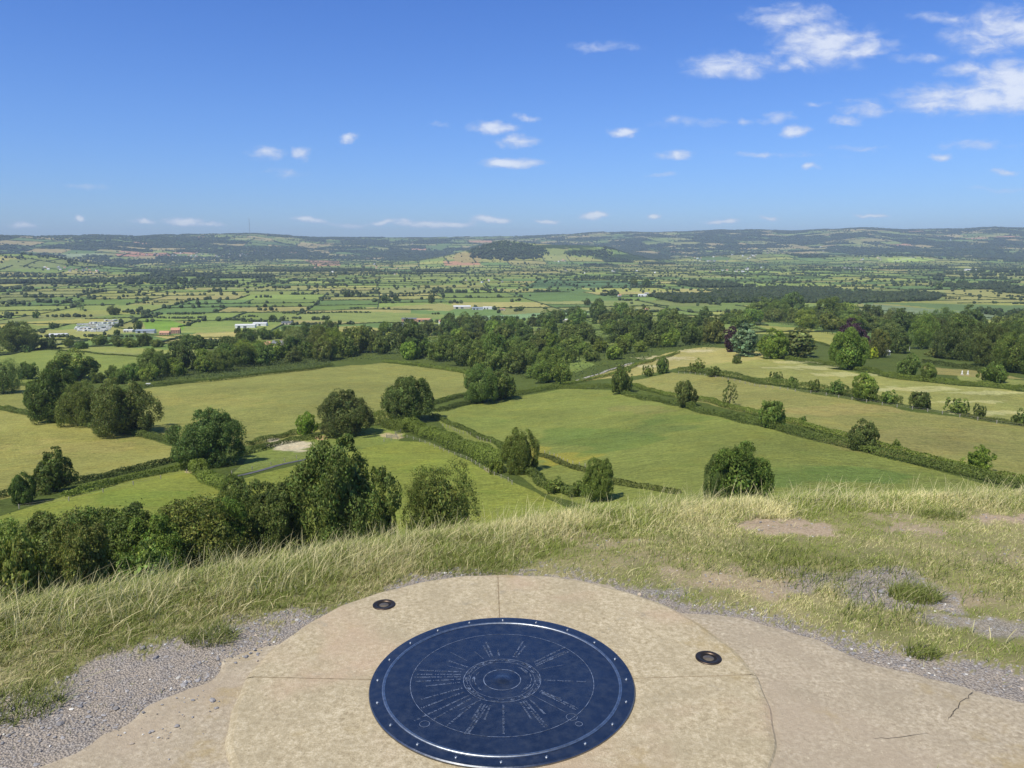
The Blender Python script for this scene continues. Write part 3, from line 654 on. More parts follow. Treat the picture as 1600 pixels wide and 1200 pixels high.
for i in range(20):
    a = 2*math.pi*(i+0.02)/20 + math.pi/2
    bo = MB(); bo.lathe([(0.0055, 0), (0.0055, 0.002), (0.004, 0.0035), (0.0012, 0.0036), (0.0008, 0.002)], 10)
    if i == 0:
        b0 = bo.build('bolt', M_WORN, plate, smooth=True); o_ = b0
    else:
        o_ = b0.copy(); COL.objects.link(o_); o_.parent = plate
    o_.location = (0.456*math.cos(a), 0.456*math.sin(a), ZT - 0.0005); o_.rotation_euler = (0, 0, a*3.7)
# two recessed metal floor lights
M_RIM = simple('bronze_rim', (0.10, 0.075, 0.06), 0.45, 0.9, 0.3, 30); M_LENS = simple('dusty_lens', (0.12, 0.10, 0.075), 0.35, 0.1, 0.3, 20)
M_HOLE = simple('dark_recess', (0.02, 0.017, 0.015), 0.6, 0.3, 0.2, 20)
for (px, py), lb in (((600,945), 'small round brown metal floor light sunk in the stone rim left of the disc'), ((1107,1028), 'small round brown metal floor light sunk in the stone rim right of the disc')):
    x_, y_ = pix_plane(px, py, 0.026); gl = empty('floor_light', (x_, y_, 0.0245)); tag(gl, lb, 'floor light', 'round floor lights set in the stone')
    m_ = MB(); m_.lathe([(0.050, -0.004), (0.050, 0.004), (0.046, 0.0055), (0.033, 0.005), (0.031, 0.001)], 40); m_.build('rim', M_RIM, gl, smooth=True)
    m_ = MB(); m_.lathe([(0.032, 0.0015), (0.022, 0.0011), (0.021, 0.0012)], 40); m_.build('recess', M_HOLE, gl)
    m_ = MB(); m_.lathe([(0.021, 0.001), (0.018, 0.003), (0.0003, 0.0038)], 32); m_.build('lens', M_LENS, gl, smooth=True)

# ------------------------------------------------------------------ gravel stones
ICO_V = []; ph = (1+5**.5)/2
for a, b_ in ((1, ph), (-1, ph), (1, -ph), (-1, -ph)): ICO_V += [(0, a, b_), (a, b_, 0), (b_, 0, a)]
ICO_V = np.array(ICO_V)/math.hypot(1, ph)
from mathutils.geometry import delaunay_2d_cdt
def ico_faces():
    F = []; n = 12; Dm = np.linalg.norm(ICO_V[:,None]-ICO_V[None], axis=2); e = Dm < 1.1
    for i in range(n):
        for j in range(i+1, n):
            for k in range(j+1, n):
                if e[i,j] and e[j,k] and e[i,k]:
                    nn_ = np.cross(ICO_V[j]-ICO_V[i], ICO_V[k]-ICO_V[i])
                    F.append((i,j,k) if nn_@ICO_V[i] > 0 else (i,k,j))
    return np.array(F)
ICO_F = ico_faces()
def inst(V, F, loc, scl, rot, cols, rs, jit=0.0):
    """merge many transformed copies of a small mesh into arrays"""
    n = len(loc); c_, s_ = np.cos(rot), np.sin(rot)
    P = V[None]*np.ones((n,1,1)); 
    if jit: P = P*(1 + (rs.rand(n, len(V), 1)-0.5)*jit)
    P = P*scl[:, None, :]
    x = P[...,0]*c_[:,None] - P[...,1]*s_[:,None]; y = P[...,0]*s_[:,None] + P[...,1]*c_[:,None]
    P = np.stack([x, y, P[...,2]], -1) + loc[:, None, :]
    FF = F[None] + (np.arange(n)*len(V))[:, None, None]
    return P.reshape(-1, 3), FF.reshape(-1, F.shape[1]), np.repeat(cols, len(V), 0)
rs = np.random.RandomState(12)
n = 285000; px = rs.uniform(-330, 1930, n); az = np.where(rs.rand(n) < .8, az_of_px(px), rs.uniform(R(43), R(70), n)*rs.choice([-1, 1], n)); d = np.sqrt(rs.uniform(1.5**2, 7.5**2, n)); x = d*np.sin(az); y = d*np.cos(az); z = Hf(x, y)
gr, so_, ppx, ppy = ground_masks(x, y, z)
keep = (rs.rand(n) < np.clip(gr*np.clip(.1+1.5*(fbm(x, y, .25, 3, 77)-.35), .06, .8) + so_*0.12, 0, 1)) & (ppy > 780)
# off the slab except for scattered strays
qx, qy = ppx, ppy; onap = inpoly(qx, qy, AP + [(1760,1400),(-250,1400)])
stn = fbm(x, y, .16, 3, 79)
keep &= (~onap) | ((rs.rand(n) < 0.03) & (ppx < 420)) | ((rs.rand(n) < .9*sst(stn, .5, .64)) & (ppx < 430) & (ppy < 1190) & (ppy < 1330-ppx*.62))
keep &= np.hypot(x-CX, y-CY) > RS + 0.012
x, y, z, onp = x[keep], y[keep], z[keep], onap[keep]; n = len(x); sz = np.clip(rs.lognormal(-5.65, 0.45, n), 0.0016, 0.013)
big = rs.rand(n) < 0.004; sz[big] *= 2.0
scl = np.stack([sz*rs.uniform(.8, 1.5, n), sz*rs.uniform(.7, 1.1, n), sz*rs.uniform(.35, .7, n)], 1)
kk = rs.rand(n)[:, None]; gc = np.where(kk < .5, np.array([[.29,.28,.285]]), np.where(kk < .8, np.array([[.33,.31,.30]]), np.where(kk < .93, np.array([[.42,.35,.28]]), np.array([[.6,.58,.54]]))))*rs.uniform(.6, 1.2, (n,1))
P, FF, CC = inst(ICO_V, ICO_F, np.stack([x, y, np.where(onp, 0.014, z) + scl[:,2]*0.35], 1), scl, rs.uniform(0, 6.28, n), gc, rs, 0.5)
M_PEB, t, b, out = mat('pebbles'); t.l(t.n('ShaderNodeAttribute', attribute_name='Col').outputs['Color'], b.inputs['Base Color']); b.inputs['Roughness'].default_value = 0.8
tag(mk('gravel', P, FF, M_PEB, cols=CC), 'loose grey gravel and chippings lying round the pale concrete apron', 'gravel', kind='stuff')

# ------------------------------------------------------------------ grass on the hilltop
M_GRASS, t, b, out = mat('grass_blades')
at = t.n('ShaderNodeAttribute', attribute_name='Col').outputs['Color']; t.l(at, b.inputs['Base Color']); b.inputs['Roughness'].default_value = 0.55; b.inputs['Specular IOR Level'].default_value = 0.3
tr = t.n('ShaderNodeBsdfTranslucent'); t.l(at, tr.inputs[0]); mx = t.n('ShaderNodeMixShader', ins={0: 0.25}); t.l(b.outputs[0], mx.inputs[1]); t.l(tr.outputs[0], mx.inputs[2]); t.l(mx.outputs[0], out.inputs[0])
def blades(x, y, h, w, lean, cols, rs, segs=3, wind=(0.5, 0.15), flop=1.0):
    n = len(x); z = Hf(x, y) - 0.004; az = rs.uniform(0, 6.283, n)
    lx = np.cos(az)*lean + wind[0]*lean; ly = np.sin(az)*lean + wind[1]*lean
    wa = rs.uniform(0, 6.283, n); wx, wy = np.cos(wa)*w, np.sin(wa)*w
    V = np.zeros((n, 2*segs+1, 3)); 
    for i in range(segs+1):
        q = i/segs; bx = x + lx*h*q**1.7; by = y + ly*h*q**1.7; bz = z + h*(q - 0.35*np.clip(lean*flop, 0, 1.4)*q*q)
        ww = 1 - 0.55*q
        if i < segs:
            V[:, 2*i] = np.stack([bx-wx*ww, by-wy*ww, bz], 1); V[:, 2*i+1] = np.stack([bx+wx*ww, by+wy*ww, bz], 1)
        else: V[:, 2*segs] = np.stack([bx, by, bz], 1)
    F = [(2*i, 2*i+1, 2*i+3, 2*i+2) for i in range(segs-1)] + [(2*segs-2, 2*segs-1, 2*segs, 2*segs)]
    F4 = np.array(F[:-1]); k = 2*segs+1
    # tip as a quad with a doubled, slightly offset vertex is avoided: split every quad into triangles instead
    T = []
    for f in F[:-1]: T += [(f[0], f[1], f[2]), (f[0], f[2], f[3])]
    T.append((2*segs-2, 2*segs-1, 2*segs)); T = np.array(T)
    FF = (T[None] + (np.arange(n)*k)[:, None, None]).reshape(-1, 3)
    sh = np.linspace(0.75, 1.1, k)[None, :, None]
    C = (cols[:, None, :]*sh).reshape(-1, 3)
    return V.reshape(-1, 3), FF, C
def gcols(n, dry, rs, pa=None):
    g1 = np.array([0.17, 0.225, 0.045]); g2 = np.array([0.33, 0.365, 0.09]); s1 = np.array([0.74, 0.65, 0.36])
    a = rs.rand(n, 1); c = g1*(1-a) + g2*a; d_ = (rs.rand(n) < dry)[:, None]*rs.uniform(.5, 1, (n, 1)); return (c*(1-d_) + s1*d_)*rs.uniform(.75, 1.15, (n, 1))
rs = np.random.RandomState(21)
def sample(n, pxr=(-330, 1930), ext=0.8, inner=2.2):
    wg = rs.rand(n) < .25; az = np.where(wg, R(43)+rs.rand(n)*R(27), az_of_px(rs.uniform(pxr[0], pxr[1], n))); az = np.where(wg & (rs.rand(n) < .5), -az, az); bd = np.interp(az, _baz, _bd); d = np.sqrt(rs.uniform(inner**2, (bd+ext)**2)); return d*np.sin(az), d*np.cos(az), d - bd
BL = []
x, y, s = sample(760000, ext=0.5); gr, so_, ppx, ppy = ground_masks(x, y)
tuft = fbm(x, y, 0.22, 3, 91); cl = fbm(x, y, 0.07, 2, 93)
onap = inpoly(ppx, ppy, AP + [(1760,1400),(-250,1400)]) | (np.hypot(x-CX, y-CY) < RS+0.03)
p_ = np.clip(1 - gr*1.05 - so_*1.0, 0.0, 1)*np.clip(0.35 + 1.5*(cl-0.3), 0.1, 1); p_ = np.where(gr > 0.6, 0.004, p_)
keep = (rs.rand(len(x)) < p_) & ~onap; x, y, s, tuft, ppx, ppy = x[keep], y[keep], s[keep], tuft[keep], ppx[keep], ppy[keep]
tall = np.clip(sst(s, -0.95, -0.1)*1.0 - 0.45*sst(ppx, 1150, 1350)*(1-sst(s, -.7, 0)), 0, 1); tall *= np.clip(0.4 + 1.5*(tuft-0.3), 0.3, 1.1)
h = (0.022 + 0.062*tall)*rs.uniform(.5, 1.3, len(x)); dry = np.clip(0.32 + 1.6*(fbm(x, y, 0.45, 3, 95)-0.48) + .2*tall, 0.03, .9)
BL.append(blades(x, y, h, 0.0011 + 0.0012*tall, rs.uniform(.25, 1.0, len(x)), gcols(len(x), dry, rs)*(1.0 + .35*sst(ppx, 600, 1100)[:, None]), rs, 2))
x, y, s = sample(150000, ext=0.5); gr, so_, ppx, ppy = ground_masks(x, y); tuft = fbm(x, y, 0.3, 3, 97)
tp = sst(s, -0.85, -0.05)*np.clip(1.6*(tuft-0.28), 0.05, 1) + 0.04*(gr < .2); tp *= (1 - 0.4*(so_ > .5))*.72
keep = (rs.rand(len(x)) < tp) & (gr < 0.5) & (np.hypot(x-CX, y-CY) > RS+.1); x, y, s, tf = x[keep], y[keep], s[keep], tuft[keep]
h = rs.uniform(.05, .125, len(x))*np.clip(.6 + tf, .6, 1.2)*(0.6 + 0.4*sst(s, -1, 0))
BL.append(blades(x, y, h, rs.uniform(.0014, .0026, len(x)), rs.uniform(.3, 1.4, len(x)), gcols(len(x), .45, rs), rs, 4, flop=1.1))
# long pale stalks along the brow
x, y, s = sample(17000, ext=0.35); keep = (s > -0.55) & (fbm(x, y, 0.5, 2, 99) > .40); x, y = x[keep], y[keep]
BL.append(blades(x, y, rs.uniform(.10, .22, len(x)), rs.uniform(.0008, .0015, len(x)), rs.uniform(.1, .9, len(x)), gcols(len(x), .9, rs)*1.15, rs, 4, flop=.8))
# a few dark low tussocks on the right
for (px, py, r_, nb) in ((1430,930,.085,800),(1245,880,.22,500),(1470,798,.10,300),(730,872,.2,500),(1380,960,.14,250),(20,1100,.12,500),(1310,900,.25,500),(1130,860,.3,500),(1500,900,.3,500),(1440,1020,.05,200),(330,990,.08,400)):
    cx_, cy_ = pix_plane(px, py, 0); aa_ = rs.uniform(0, 6.28, nb); rr_ = r_*np.sqrt(rs.rand(nb)); x = cx_ + rr_*np.cos(aa_)*1.4; y = cy_ + rr_*np.sin(aa_)
    BL.append(blades(x, y, rs.uniform(.03, .09, nb), np.full(nb, .0016), rs.uniform(.3, 1.1, nb), gcols(nb, .08, rs)*.8, rs, 3))
off = 0; VV = []; FF_ = []; CC_ = []
for v_, f_, c_ in BL: VV.append(v_); FF_.append(f_+off); CC_.append(c_); off += len(v_)
tag(mk('grass', np.concatenate(VV), np.concatenate(FF_), M_GRASS, cols=np.concatenate(CC_)), 'rough windblown grass, green and straw coloured, along the brow of the hill', 'grass', kind='stuff')
del VV, FF_, CC_, BL

# ================================================================== trees and hedges
def crown_arr(seed, n_puff, n_leaf, leaf, H=1.0, base=0.12, lobes=None, fine=0.25, shape='round', flat=0.35):
    """unit crown (radius 1): leaf sprays over many puffs; returns verts, quads, colours"""
    rs = np.random.RandomState(seed); C = []; r_ = []
    for i in range(n_puff):
        a = rs.uniform(0, 6.283) + i*2.4; q = (i+0.5)/n_puff
        if shape == 'round':
            zz = 1 - 1.85*q; rad = math.sqrt(max(0, 1-zz*zz)); rad = rad**0.95
            k = rs.uniform(0.52, 0.86); x, y, z = rad*math.cos(a)*k, rad*math.sin(a)*k, (zz*k*0.95)
            z = (z + 0.78)/1.7*H; rr = rs.uniform(0.20, 0.42)
        elif shape == 'cone':
            z = (0.06 + 0.9*q); rad = (1-z)**0.75*0.85 + 0.05; x, y = rad*math.cos(a)*rs.uniform(.5, 1), rad*math.sin(a)*rs.uniform(.5, 1); rr = 0.16 + 0.24*(1-z); z *= H
        elif shape == 'tall':
            z = 0.1 + 0.8*q; rad = math.sin(math.pi*min(1, 0.18+0.8*(1-q)))*0.75; x, y = rad*math.cos(a)*rs.uniform(.5, 1), rad*math.sin(a)*rs.uniform(.5, 1); rr = rs.uniform(.2, .34); z *= H
        elif shape == 'layer':
            z = 0.08 + 0.86*(i % 7)/6.5; rad = (1-z)**0.6*0.8; x, y = rad*math.cos(a)*rs.uniform(.3, 1.05), rad*math.sin(a)*rs.uniform(.3, 1.05); rr = rs.uniform(.2, .32); z *= H
        C.append((x, y, z)); r_.append(rr)
    C = np.array(C); r_ = np.array(r_); C[:, :2] *= 1 + 0.16*(rs.rand(n_puff, 1)-.5)
    ctr = np.array([0, 0, 0.42*H]); C = ctr + (C-ctr)*rs.uniform(.86, 1.08, (n_puff, 1)); ns = max(3, int(n_leaf/n_puff/45)); ns = min(ns, 18)
    sd_ = rs.normal(size=(n_puff*ns, 3)); sd_ /= np.linalg.norm(sd_, axis=1)[:, None]; mi = np.repeat(np.arange(n_puff), ns); ow = C[mi]-ctr; ow /= (np.linalg.norm(ow, axis=1)[:, None]+1e-6)
    fl = (sd_*ow).sum(1) < -.1; sd_[fl] *= -1
    C = C[mi] + sd_*(np.array([1, 1, .3]) if shape == 'layer' else 1)*(r_[mi]*.72)[:, None]; r_ = r_[mi]*rs.uniform(.26, .5, len(mi)); n_puff = len(C)
    pi_ = rs.randint(0, n_puff, n_leaf); d = rs.normal(size=(n_leaf, 3)); d /= np.linalg.norm(d, axis=1)[:, None]
    outw = C[pi_]-ctr; outw /= (np.linalg.norm(outw, axis=1)[:, None]+1e-6)
    flip = (d*outw).sum(1) < -0.25; d[flip] *= -1
    if shape == 'layer': sq = np.array([1, 1, .32])
    else: sq = np.array([1, 1, .85])
    lump = 1 + 0.22*(rs.rand(n_leaf)-0.5) - fine*0.5*(rs.rand(n_leaf)**3)
    P = C[pi_] + d*sq*(r_[pi_]*lump)[:, None]
    if fine < 1:
        core = rs.rand(n_leaf) < 0.10; kc = core.sum(); P[core] = ctr + d[core]*np.array([.62, .62, .40*H])*rs.uniform(.6, 1, (kc, 1))
    else: core = np.zeros(n_leaf, bool)
    stray = rs.rand(n_leaf) < 0.05; P[stray] += d[stray]*rs.uniform(0, 0.10, (stray.sum(), 1))
    nrm = d + rs.normal(size=(n_leaf, 3))*0.55; nrm /= np.linalg.norm(nrm, axis=1)[:, None]
    up = rs.normal(size=(n_leaf, 3)); t1 = np.cross(nrm, up); t1 /= np.linalg.norm(t1, axis=1)[:, None]; t2 = np.cross(nrm, t1)
    s = leaf*rs.uniform(.6, 1.35, (n_leaf, 1)); s[core] *= 2.6; e = rs.uniform(.45, .9, (n_leaf, 1))
    V = np.stack([P-t1*s, P-t2*s*e + t1*s*.25, P+t1*s, P+t2*s*e], 1); V[..., 2] = np.maximum(V[..., 2], base*0.2)
    col = np.array([0.136, 0.184, 0.047])*(rs.uniform(.5, 1.5, (n_leaf, 1))); col = col*(1 + 0.8*(rs.rand(n_puff, 1)[pi_]-.5)); col[:, 0] *= rs.uniform(.85, 1.25, n_leaf)
    F = np.arange(n_leaf*4).reshape(-1, 4)
    return V.reshape(-1, 3), F, np.repeat(col, 4, 0)
def trunk_mb(seed, H=1.0, r=0.06, limbs=5):
    rg_ = random.Random(seed); mb = MB(); mb.tube([(0,0,-0.06), (0,0,0.10*H), (0.02,0.01,0.3*H), (0.0,0.03,0.6*H)], [r*1.3, r, r*.75, r*.3], 8)
    for i in range(limbs):
        a = i*6.283/limbs + rg_.uniform(-.4, .4); z0 = rg_.uniform(.15, .4)*H; L = rg_.uniform(.35, .6)
        mb.tube([(0,0,z0), (L*.5*math.cos(a), L*.5*math.sin(a), z0+.16*H), (L*math.cos(a), L*math.sin(a), z0+.36*H)], [r*.5, r*.32, r*.1], 5)
    return mb
PROTO = {}
def proto(key, **kw):
    V, F, C = crown_arr(**kw); me = mk('crown', V, F, M_LEAF, cols=C); 
    tb = trunk_mb(kw['seed'], kw.get('H', 1.0), 0.05, 5).build('trunk', M_BARK)
    hgt = float(np.percentile(V[:, 2], 99.5)); wid = float(np.percentile(np.hypot(V[:, 0], V[:, 1]), 99))
    PROTO[key] = (me, tb, hgt, wid); COL.objects.unlink(me); COL.objects.unlink(tb)
proto('big1', seed=1, n_puff=34, n_leaf=46000, leaf=0.0185, H=1.5)
proto('big2', seed=2, n_puff=26, n_leaf=38000, leaf=0.0195, H=1.6, fine=.5)
proto('big3', seed=3, n_puff=38, n_leaf=44000, leaf=0.0185, H=1.35)
proto('loose', seed=9, n_puff=60, n_leaf=24000, leaf=0.0170, H=1.5, fine=0.95)
for i in range(4): proto('mid%d' % i, seed=20+i, n_puff=(32, 26, 36, 28)[i], n_leaf=10500, leaf=0.038, H=(1.35, 1.5, 1.2, 1.65)[i])
proto('sparse', seed=30, n_puff=26, n_leaf=2600, leaf=0.042, H=1.8, fine=1.4)
proto('cone', seed=31, n_puff=40, n_leaf=7000, leaf=0.04, H=2.0, shape='cone')
proto('tall', seed=32, n_puff=30, n_leaf=6000, leaf=0.042, H=2.2, shape='tall')
proto('cedar', seed=33, n_puff=44, n_leaf=6500, leaf=0.036, H=1.7, shape='layer')
for i in range(3): proto('bush%d' % i, seed=40+i, n_puff=16+4*i, n_leaf=3200, leaf=0.05, H=(1.0, .9, 1.15)[i])
for i in range(3): proto('far%d' % i, seed=50+i, n_puff=12, n_leaf=420, leaf=0.13, H=(1.3, 1.1, 1.5)[i])
ANG = random.Random(77)
DK = (0.95, 0.98, 0.9); MD = (1.2, 1.24, 1.0); LT = (1.5, 1.52, 1.0); LG = (1.7, 1.75, .9); OLV = (1.25, 1.15, 1.0); GY = (1.75, 1.75, 3.8); PUR = (.5, .2, 1.1); YE = (3.2, 2.6, .9)
def place_tree(px, by, w, h, key, col=MD, label=None, cat='tree', name='tree', group=None, xyz=None):
    cr, tr, H, Wd = PROTO[key]
    x, y, z = xyz if xyz else U(px, by); dp = depth_of(x, y, z)
    sx_ = w/2/FPX*dp/Wd; sz_ = h/FPX*dp/H*1.0
    e = empty(name, (x, y, z), ANG.uniform(0, 6.28)); c = cr.copy(); COL.objects.link(c); c.parent = e; c.scale = (sx_, sx_, sz_); c.color = (*[q*ANG.uniform(.92, 1.08) for q in col], 1)
    if key[:3] != 'far':
        t_ = tr.copy(); COL.objects.link(t_); t_.parent = e; t_.scale = (sx_, sx_, sz_)
    tag(e, label, cat, group); return e
# ---- single trees one can point to
T = [
 # px, base, w, h, kind, colour, label
 (540,868,170,185,'big1',MD,'tallest full green tree at the foot of the slope, below the pale gravel patch'),
 (690,850,118,128,'loose',OLV,'loose olive green tree with a thin crown right of the tallest slope tree'),
 (432,872,120,125,'big2',DK,'dark pointed tree between the tallest slope tree and the hedge thicket on the left'),
 (590,868,70,90,'mid1',MD,'low leafy tree tucked under the right side of the tallest slope tree'),
 (378,880,80,80,'big3',DK,'small dark tree at the right end of the thicket behind the left grass brow'),
 (300,905,190,130,'big3',OLV,'broad brownish green tree in the thicket below the small green paddock'),
 (190,925,170,140,'big2',MD,'mid green tree in the thicket at lower left with a ragged top'),
 (90,940,180,142,'big1',MD,'wide mid green tree in the thicket at lower left, second from the picture edge'),
 (-20,945,180,138,'big3',MD,'cropped tree at the left picture edge in the thicket behind the grass'),
 (140,960,120,150,'big2',OLV,'narrow olive tree squeezed between two wider ones in the left thicket'),
 (245,930,120,126,'big1',LT,'bright narrow tree squeezed into the middle of the left thicket'),
 (350,890,110,112,'big2',MD,'mid green tree at the right end of the thicket before the dark pointed tree'),
 (40,990,110,160,'mid1',OLV,'olive shrubby tree low in front of the leftmost thicket trees'),
 (225,975,110,130,'mid3',MD,'leafy shrubby tree low in front of the middle of the thicket'),
 (1158,790,98,96,'big2',MD,'round dense tree standing right behind the brow right of centre'),
 (1122,790,52,84,'big1',DK,'dark small tree pressed against the left side of the round tree behind the brow'),
 (938,782,58,68,'big2',MD,'bushy upright tree behind the brow just right of the centre'),
 (812,738,68,70,'big1',OLV,'rounded olive tree at the lower end of the thick double hedge'),
 (325,727,120,88,'big1',DK,'large dark round oak at the corner of the hedges left of the gravel patch'),
 (368,790,48,50,'mid0',DK,'small dark bush tree on the short hedge below the large dark oak'),
 (85,768,64,70,'mid3',DK,'mid sized dark tree standing in the double hedge at left'),
 (37,788,44,50,'mid1',DK,'smaller dark tree at the left end of the double hedge'),
 (85,658,80,82,'big2',DK,'leftmost dark tree of the group of three big trees in the left pasture'),
 (128,664,68,68,'big3',MD,'middle tree of the group of three big trees in the left pasture'),
 (194,678,112,86,'big1',DK,'widest and rightmost tree of the group of three big trees in the left pasture'),
 (117,594,76,50,'mid0',MD,'broad green tree behind the group of three, beside the upper green field'),
 (45,592,34,26,'mid2',DK,'little round dark tree near the left edge beyond the pasture'),
 (6,615,52,54,'loose',(1.5,1.5,1.7),'pale greyish loose tree cut by the left picture edge'),
 (26,550,70,46,'big3',DK,'big dark tree clump at the left edge beyond the upper fields'),
 (480,680,34,36,'mid1',LG,'small yellow green tree beside the hedge right of the gravel patch'),
 (540,680,96,70,'big1',DK,'wide dark tree with domed top in the middle of the hedge line'),
 (637,658,84,70,'big2',DK,'dark tree with pointed top at the meeting of three hedges'),
 (752,629,58,60,'big3',DK,'dark tree at the left corner of the big green field'),
 (786,624,46,50,'mid0',DK,'dark tree joined to its left neighbour at the corner of the big green field'),
 (972,615,40,44,'mid2',MD,'dense small tree at the top corner of the big green field'),
 (1070,636,38,42,'mid1',DK,'dark small tree on the hedge, first below the top corner of the big green field'),
 (1140,635,28,40,'sparse',DK,'thin feathery young tree in front of the tan field'),
 (1206,668,48,42,'mid2',MD,'round green tree in the middle of the long diagonal hedge'),
 (1346,703,48,48,'mid0',DK,'dark round tree on the long diagonal hedge left of the last one'),
 (1527,734,50,40,'mid3',LT,'light green round tree at the lower right end of the long hedge'),
 (1400,700,16,14,'bush0',MD,'tiny bush on the long diagonal hedge between two round trees'),
 (1254,662,14,12,'bush1',MD,'tiny bush on the long diagonal hedge just right of the middle tree'),
 (1012,588,20,18,'bush0',MD,'left one of two small round bushes by the pale lane'),
 (1035,584,22,26,'mid1',MD,'taller right one of two small round trees by the pale lane'),
 (1163,556,54,50,'cedar',GY,'silver blue cedar with layered branches at the edge of the pale meadow'),
 (1141,550,24,40,'tall',PUR,'dark purple leaved tree tight against the left side of the silver cedar'),
 (1207,560,50,46,'mid0',LG,'bright yellow green tree right of the silver cedar'),
 (1247,558,62,46,'cedar',(1.3,1.2,1.3),'greyish spreading pine between the bright green tree and the tall tree'),
 (1326,578,60,64,'big2',LT,'tall green tree standing in front of the copper beech'),
 (1334,548,56,50,'mid3',PUR,'dark copper beech rising behind the tall green tree'),
 (1372,558,34,44,'mid1',OLV,'brownish green tree just right of the copper beech'),
 (1361,560,24,18,'bush1',YE,'bright yellow shrub left of the white summerhouse'),
 (1402,552,40,34,'mid2',DK,'dark rounded tree directly behind the white summerhouse'),
 (1419,590,36,38,'mid0',MD,'round tree in the hedge below the white summerhouse'),
 (1450,595,28,28,'mid1',MD,'smaller round tree in the hedge beside the one below the summerhouse'),
 (1441,545,52,58,'loose',LT,'airy light green tree behind the garden with daylight through its crown'),
 (1463,558,38,18,'bush2',OLV,'low wide bush on the garden lawn'),
 (1552,597,46,30,'mid2',MD,'rounded tree standing at the right end of the garden hedge'),
 (1497,562,78,68,'big3',DK,'very dark dense tree at the right of the garden'),
 (1580,582,70,62,'big1',MD,'full green tree at the right picture edge above the hedge'),
 (1545,572,60,66,'big2',DK,'dark tree between the two big ones right of the garden'),
 (1590,520,60,34,'mid0',DK,'dark flat topped tree on the skyline of the ridge at the right edge'),
 (1350,625,44,42,'mid1',LT,'tall light green bushy tree on the fence line between tan field and meadow'),
 (1437,638,38,26,'mid2',DK,'round dark thorn bush standing alone on the fence line'),
 (1495,645,40,24,'bush0',OLV,'pale blossoming thorn bush on the fence line'),
 (1531,653,24,22,'bush1',DK,'small dark bush on the fence line near the right'),
 (1597,664,34,26,'bush2',DK,'dark bush cut by the right picture edge at the fence line'),
 (1091,582,32,22,'bush2',MD,'round bush at the upper end of the meadow fence line'),
 (1116,588,26,16,'bush0',DK,'dark bush second along the meadow fence line'),
 (1150,568,18,14,'bush1',MD,'lone small bush in the meadow above the fence line'),
 (1270,612,22,20,'bush1',OLV,'brownish bush on the meadow fence line left of the tall one'),
 (1308,616,36,24,'bush2',DK,'wide dark bush on the meadow fence line left of the tall one'),
 (1387,630,32,20,'bush0',MD,'low green bush right of the tall one on the meadow fence line'),
 (1212,598,24,18,'bush0',DK,'dark bush at the middle of the upper meadow fence line'),
 (1238,604,20,16,'bush1',MD,'small bush right of the middle of the upper meadow fence line'),
 (774,740,28,22,'bush1',LT,'light bush beside the white stones under the olive tree'),
 (868,770,44,26,'bush2',MD,'low rounded bush on the hedge left of the upright tree'),
 (905,775,36,26,'bush0',MD,'low bush touching the upright tree behind the brow'),
 (640,562,36,28,'mid1',LG,'bright green tree in the dark belt above the olive field'),
 (460,545,38,34,'loose',(2.4,1.9,2.4),'pinkish grey leafless looking tree beside the orange roofs'),
 (178,492,19,15,'mid0',DK,'dark round lone tree in the valley above the white caravans'),
 (57,497,14,11,'far0',DK,'small round lone tree in the valley near the left edge'),
 (126,485,15,17,'sparse',(1.8,1.8,2.6),'pale silvery willow in the valley above the caravans'),
 (217,516,15,15,'mid1',DK,'dark tree between the caravans and the brick farmhouse'),
 (674,474,13,15,'mid3',DK,'tall dark tree left of the long white sheds'),
 (990,448,14,15,'mid0',DK,'left one of two tall dark trees in the shaded valley fields'),
 (1010,449,16,13,'mid2',DK,'right one of two tall dark trees in the shaded valley fields'),
 (1467,452,16,11,'far2',DK,'round grey green tree at the corner of the tan valley field'),
 (935,480,17,14,'mid1',(1.3,1.4,1.3),'pale round tree in the striped fields right of a dark one'),
 (917,477,11,11,'mid0',DK,'dark round tree in the striped fields beside a pale one'),
]
for (px, by, w, h, k, c_, lb) in T:
    b_ = k.startswith('bush'); place_tree(px, by, w, h, k, c_, lb, 'bush' if b_ else 'tree', 'bush' if b_ else 'tree')
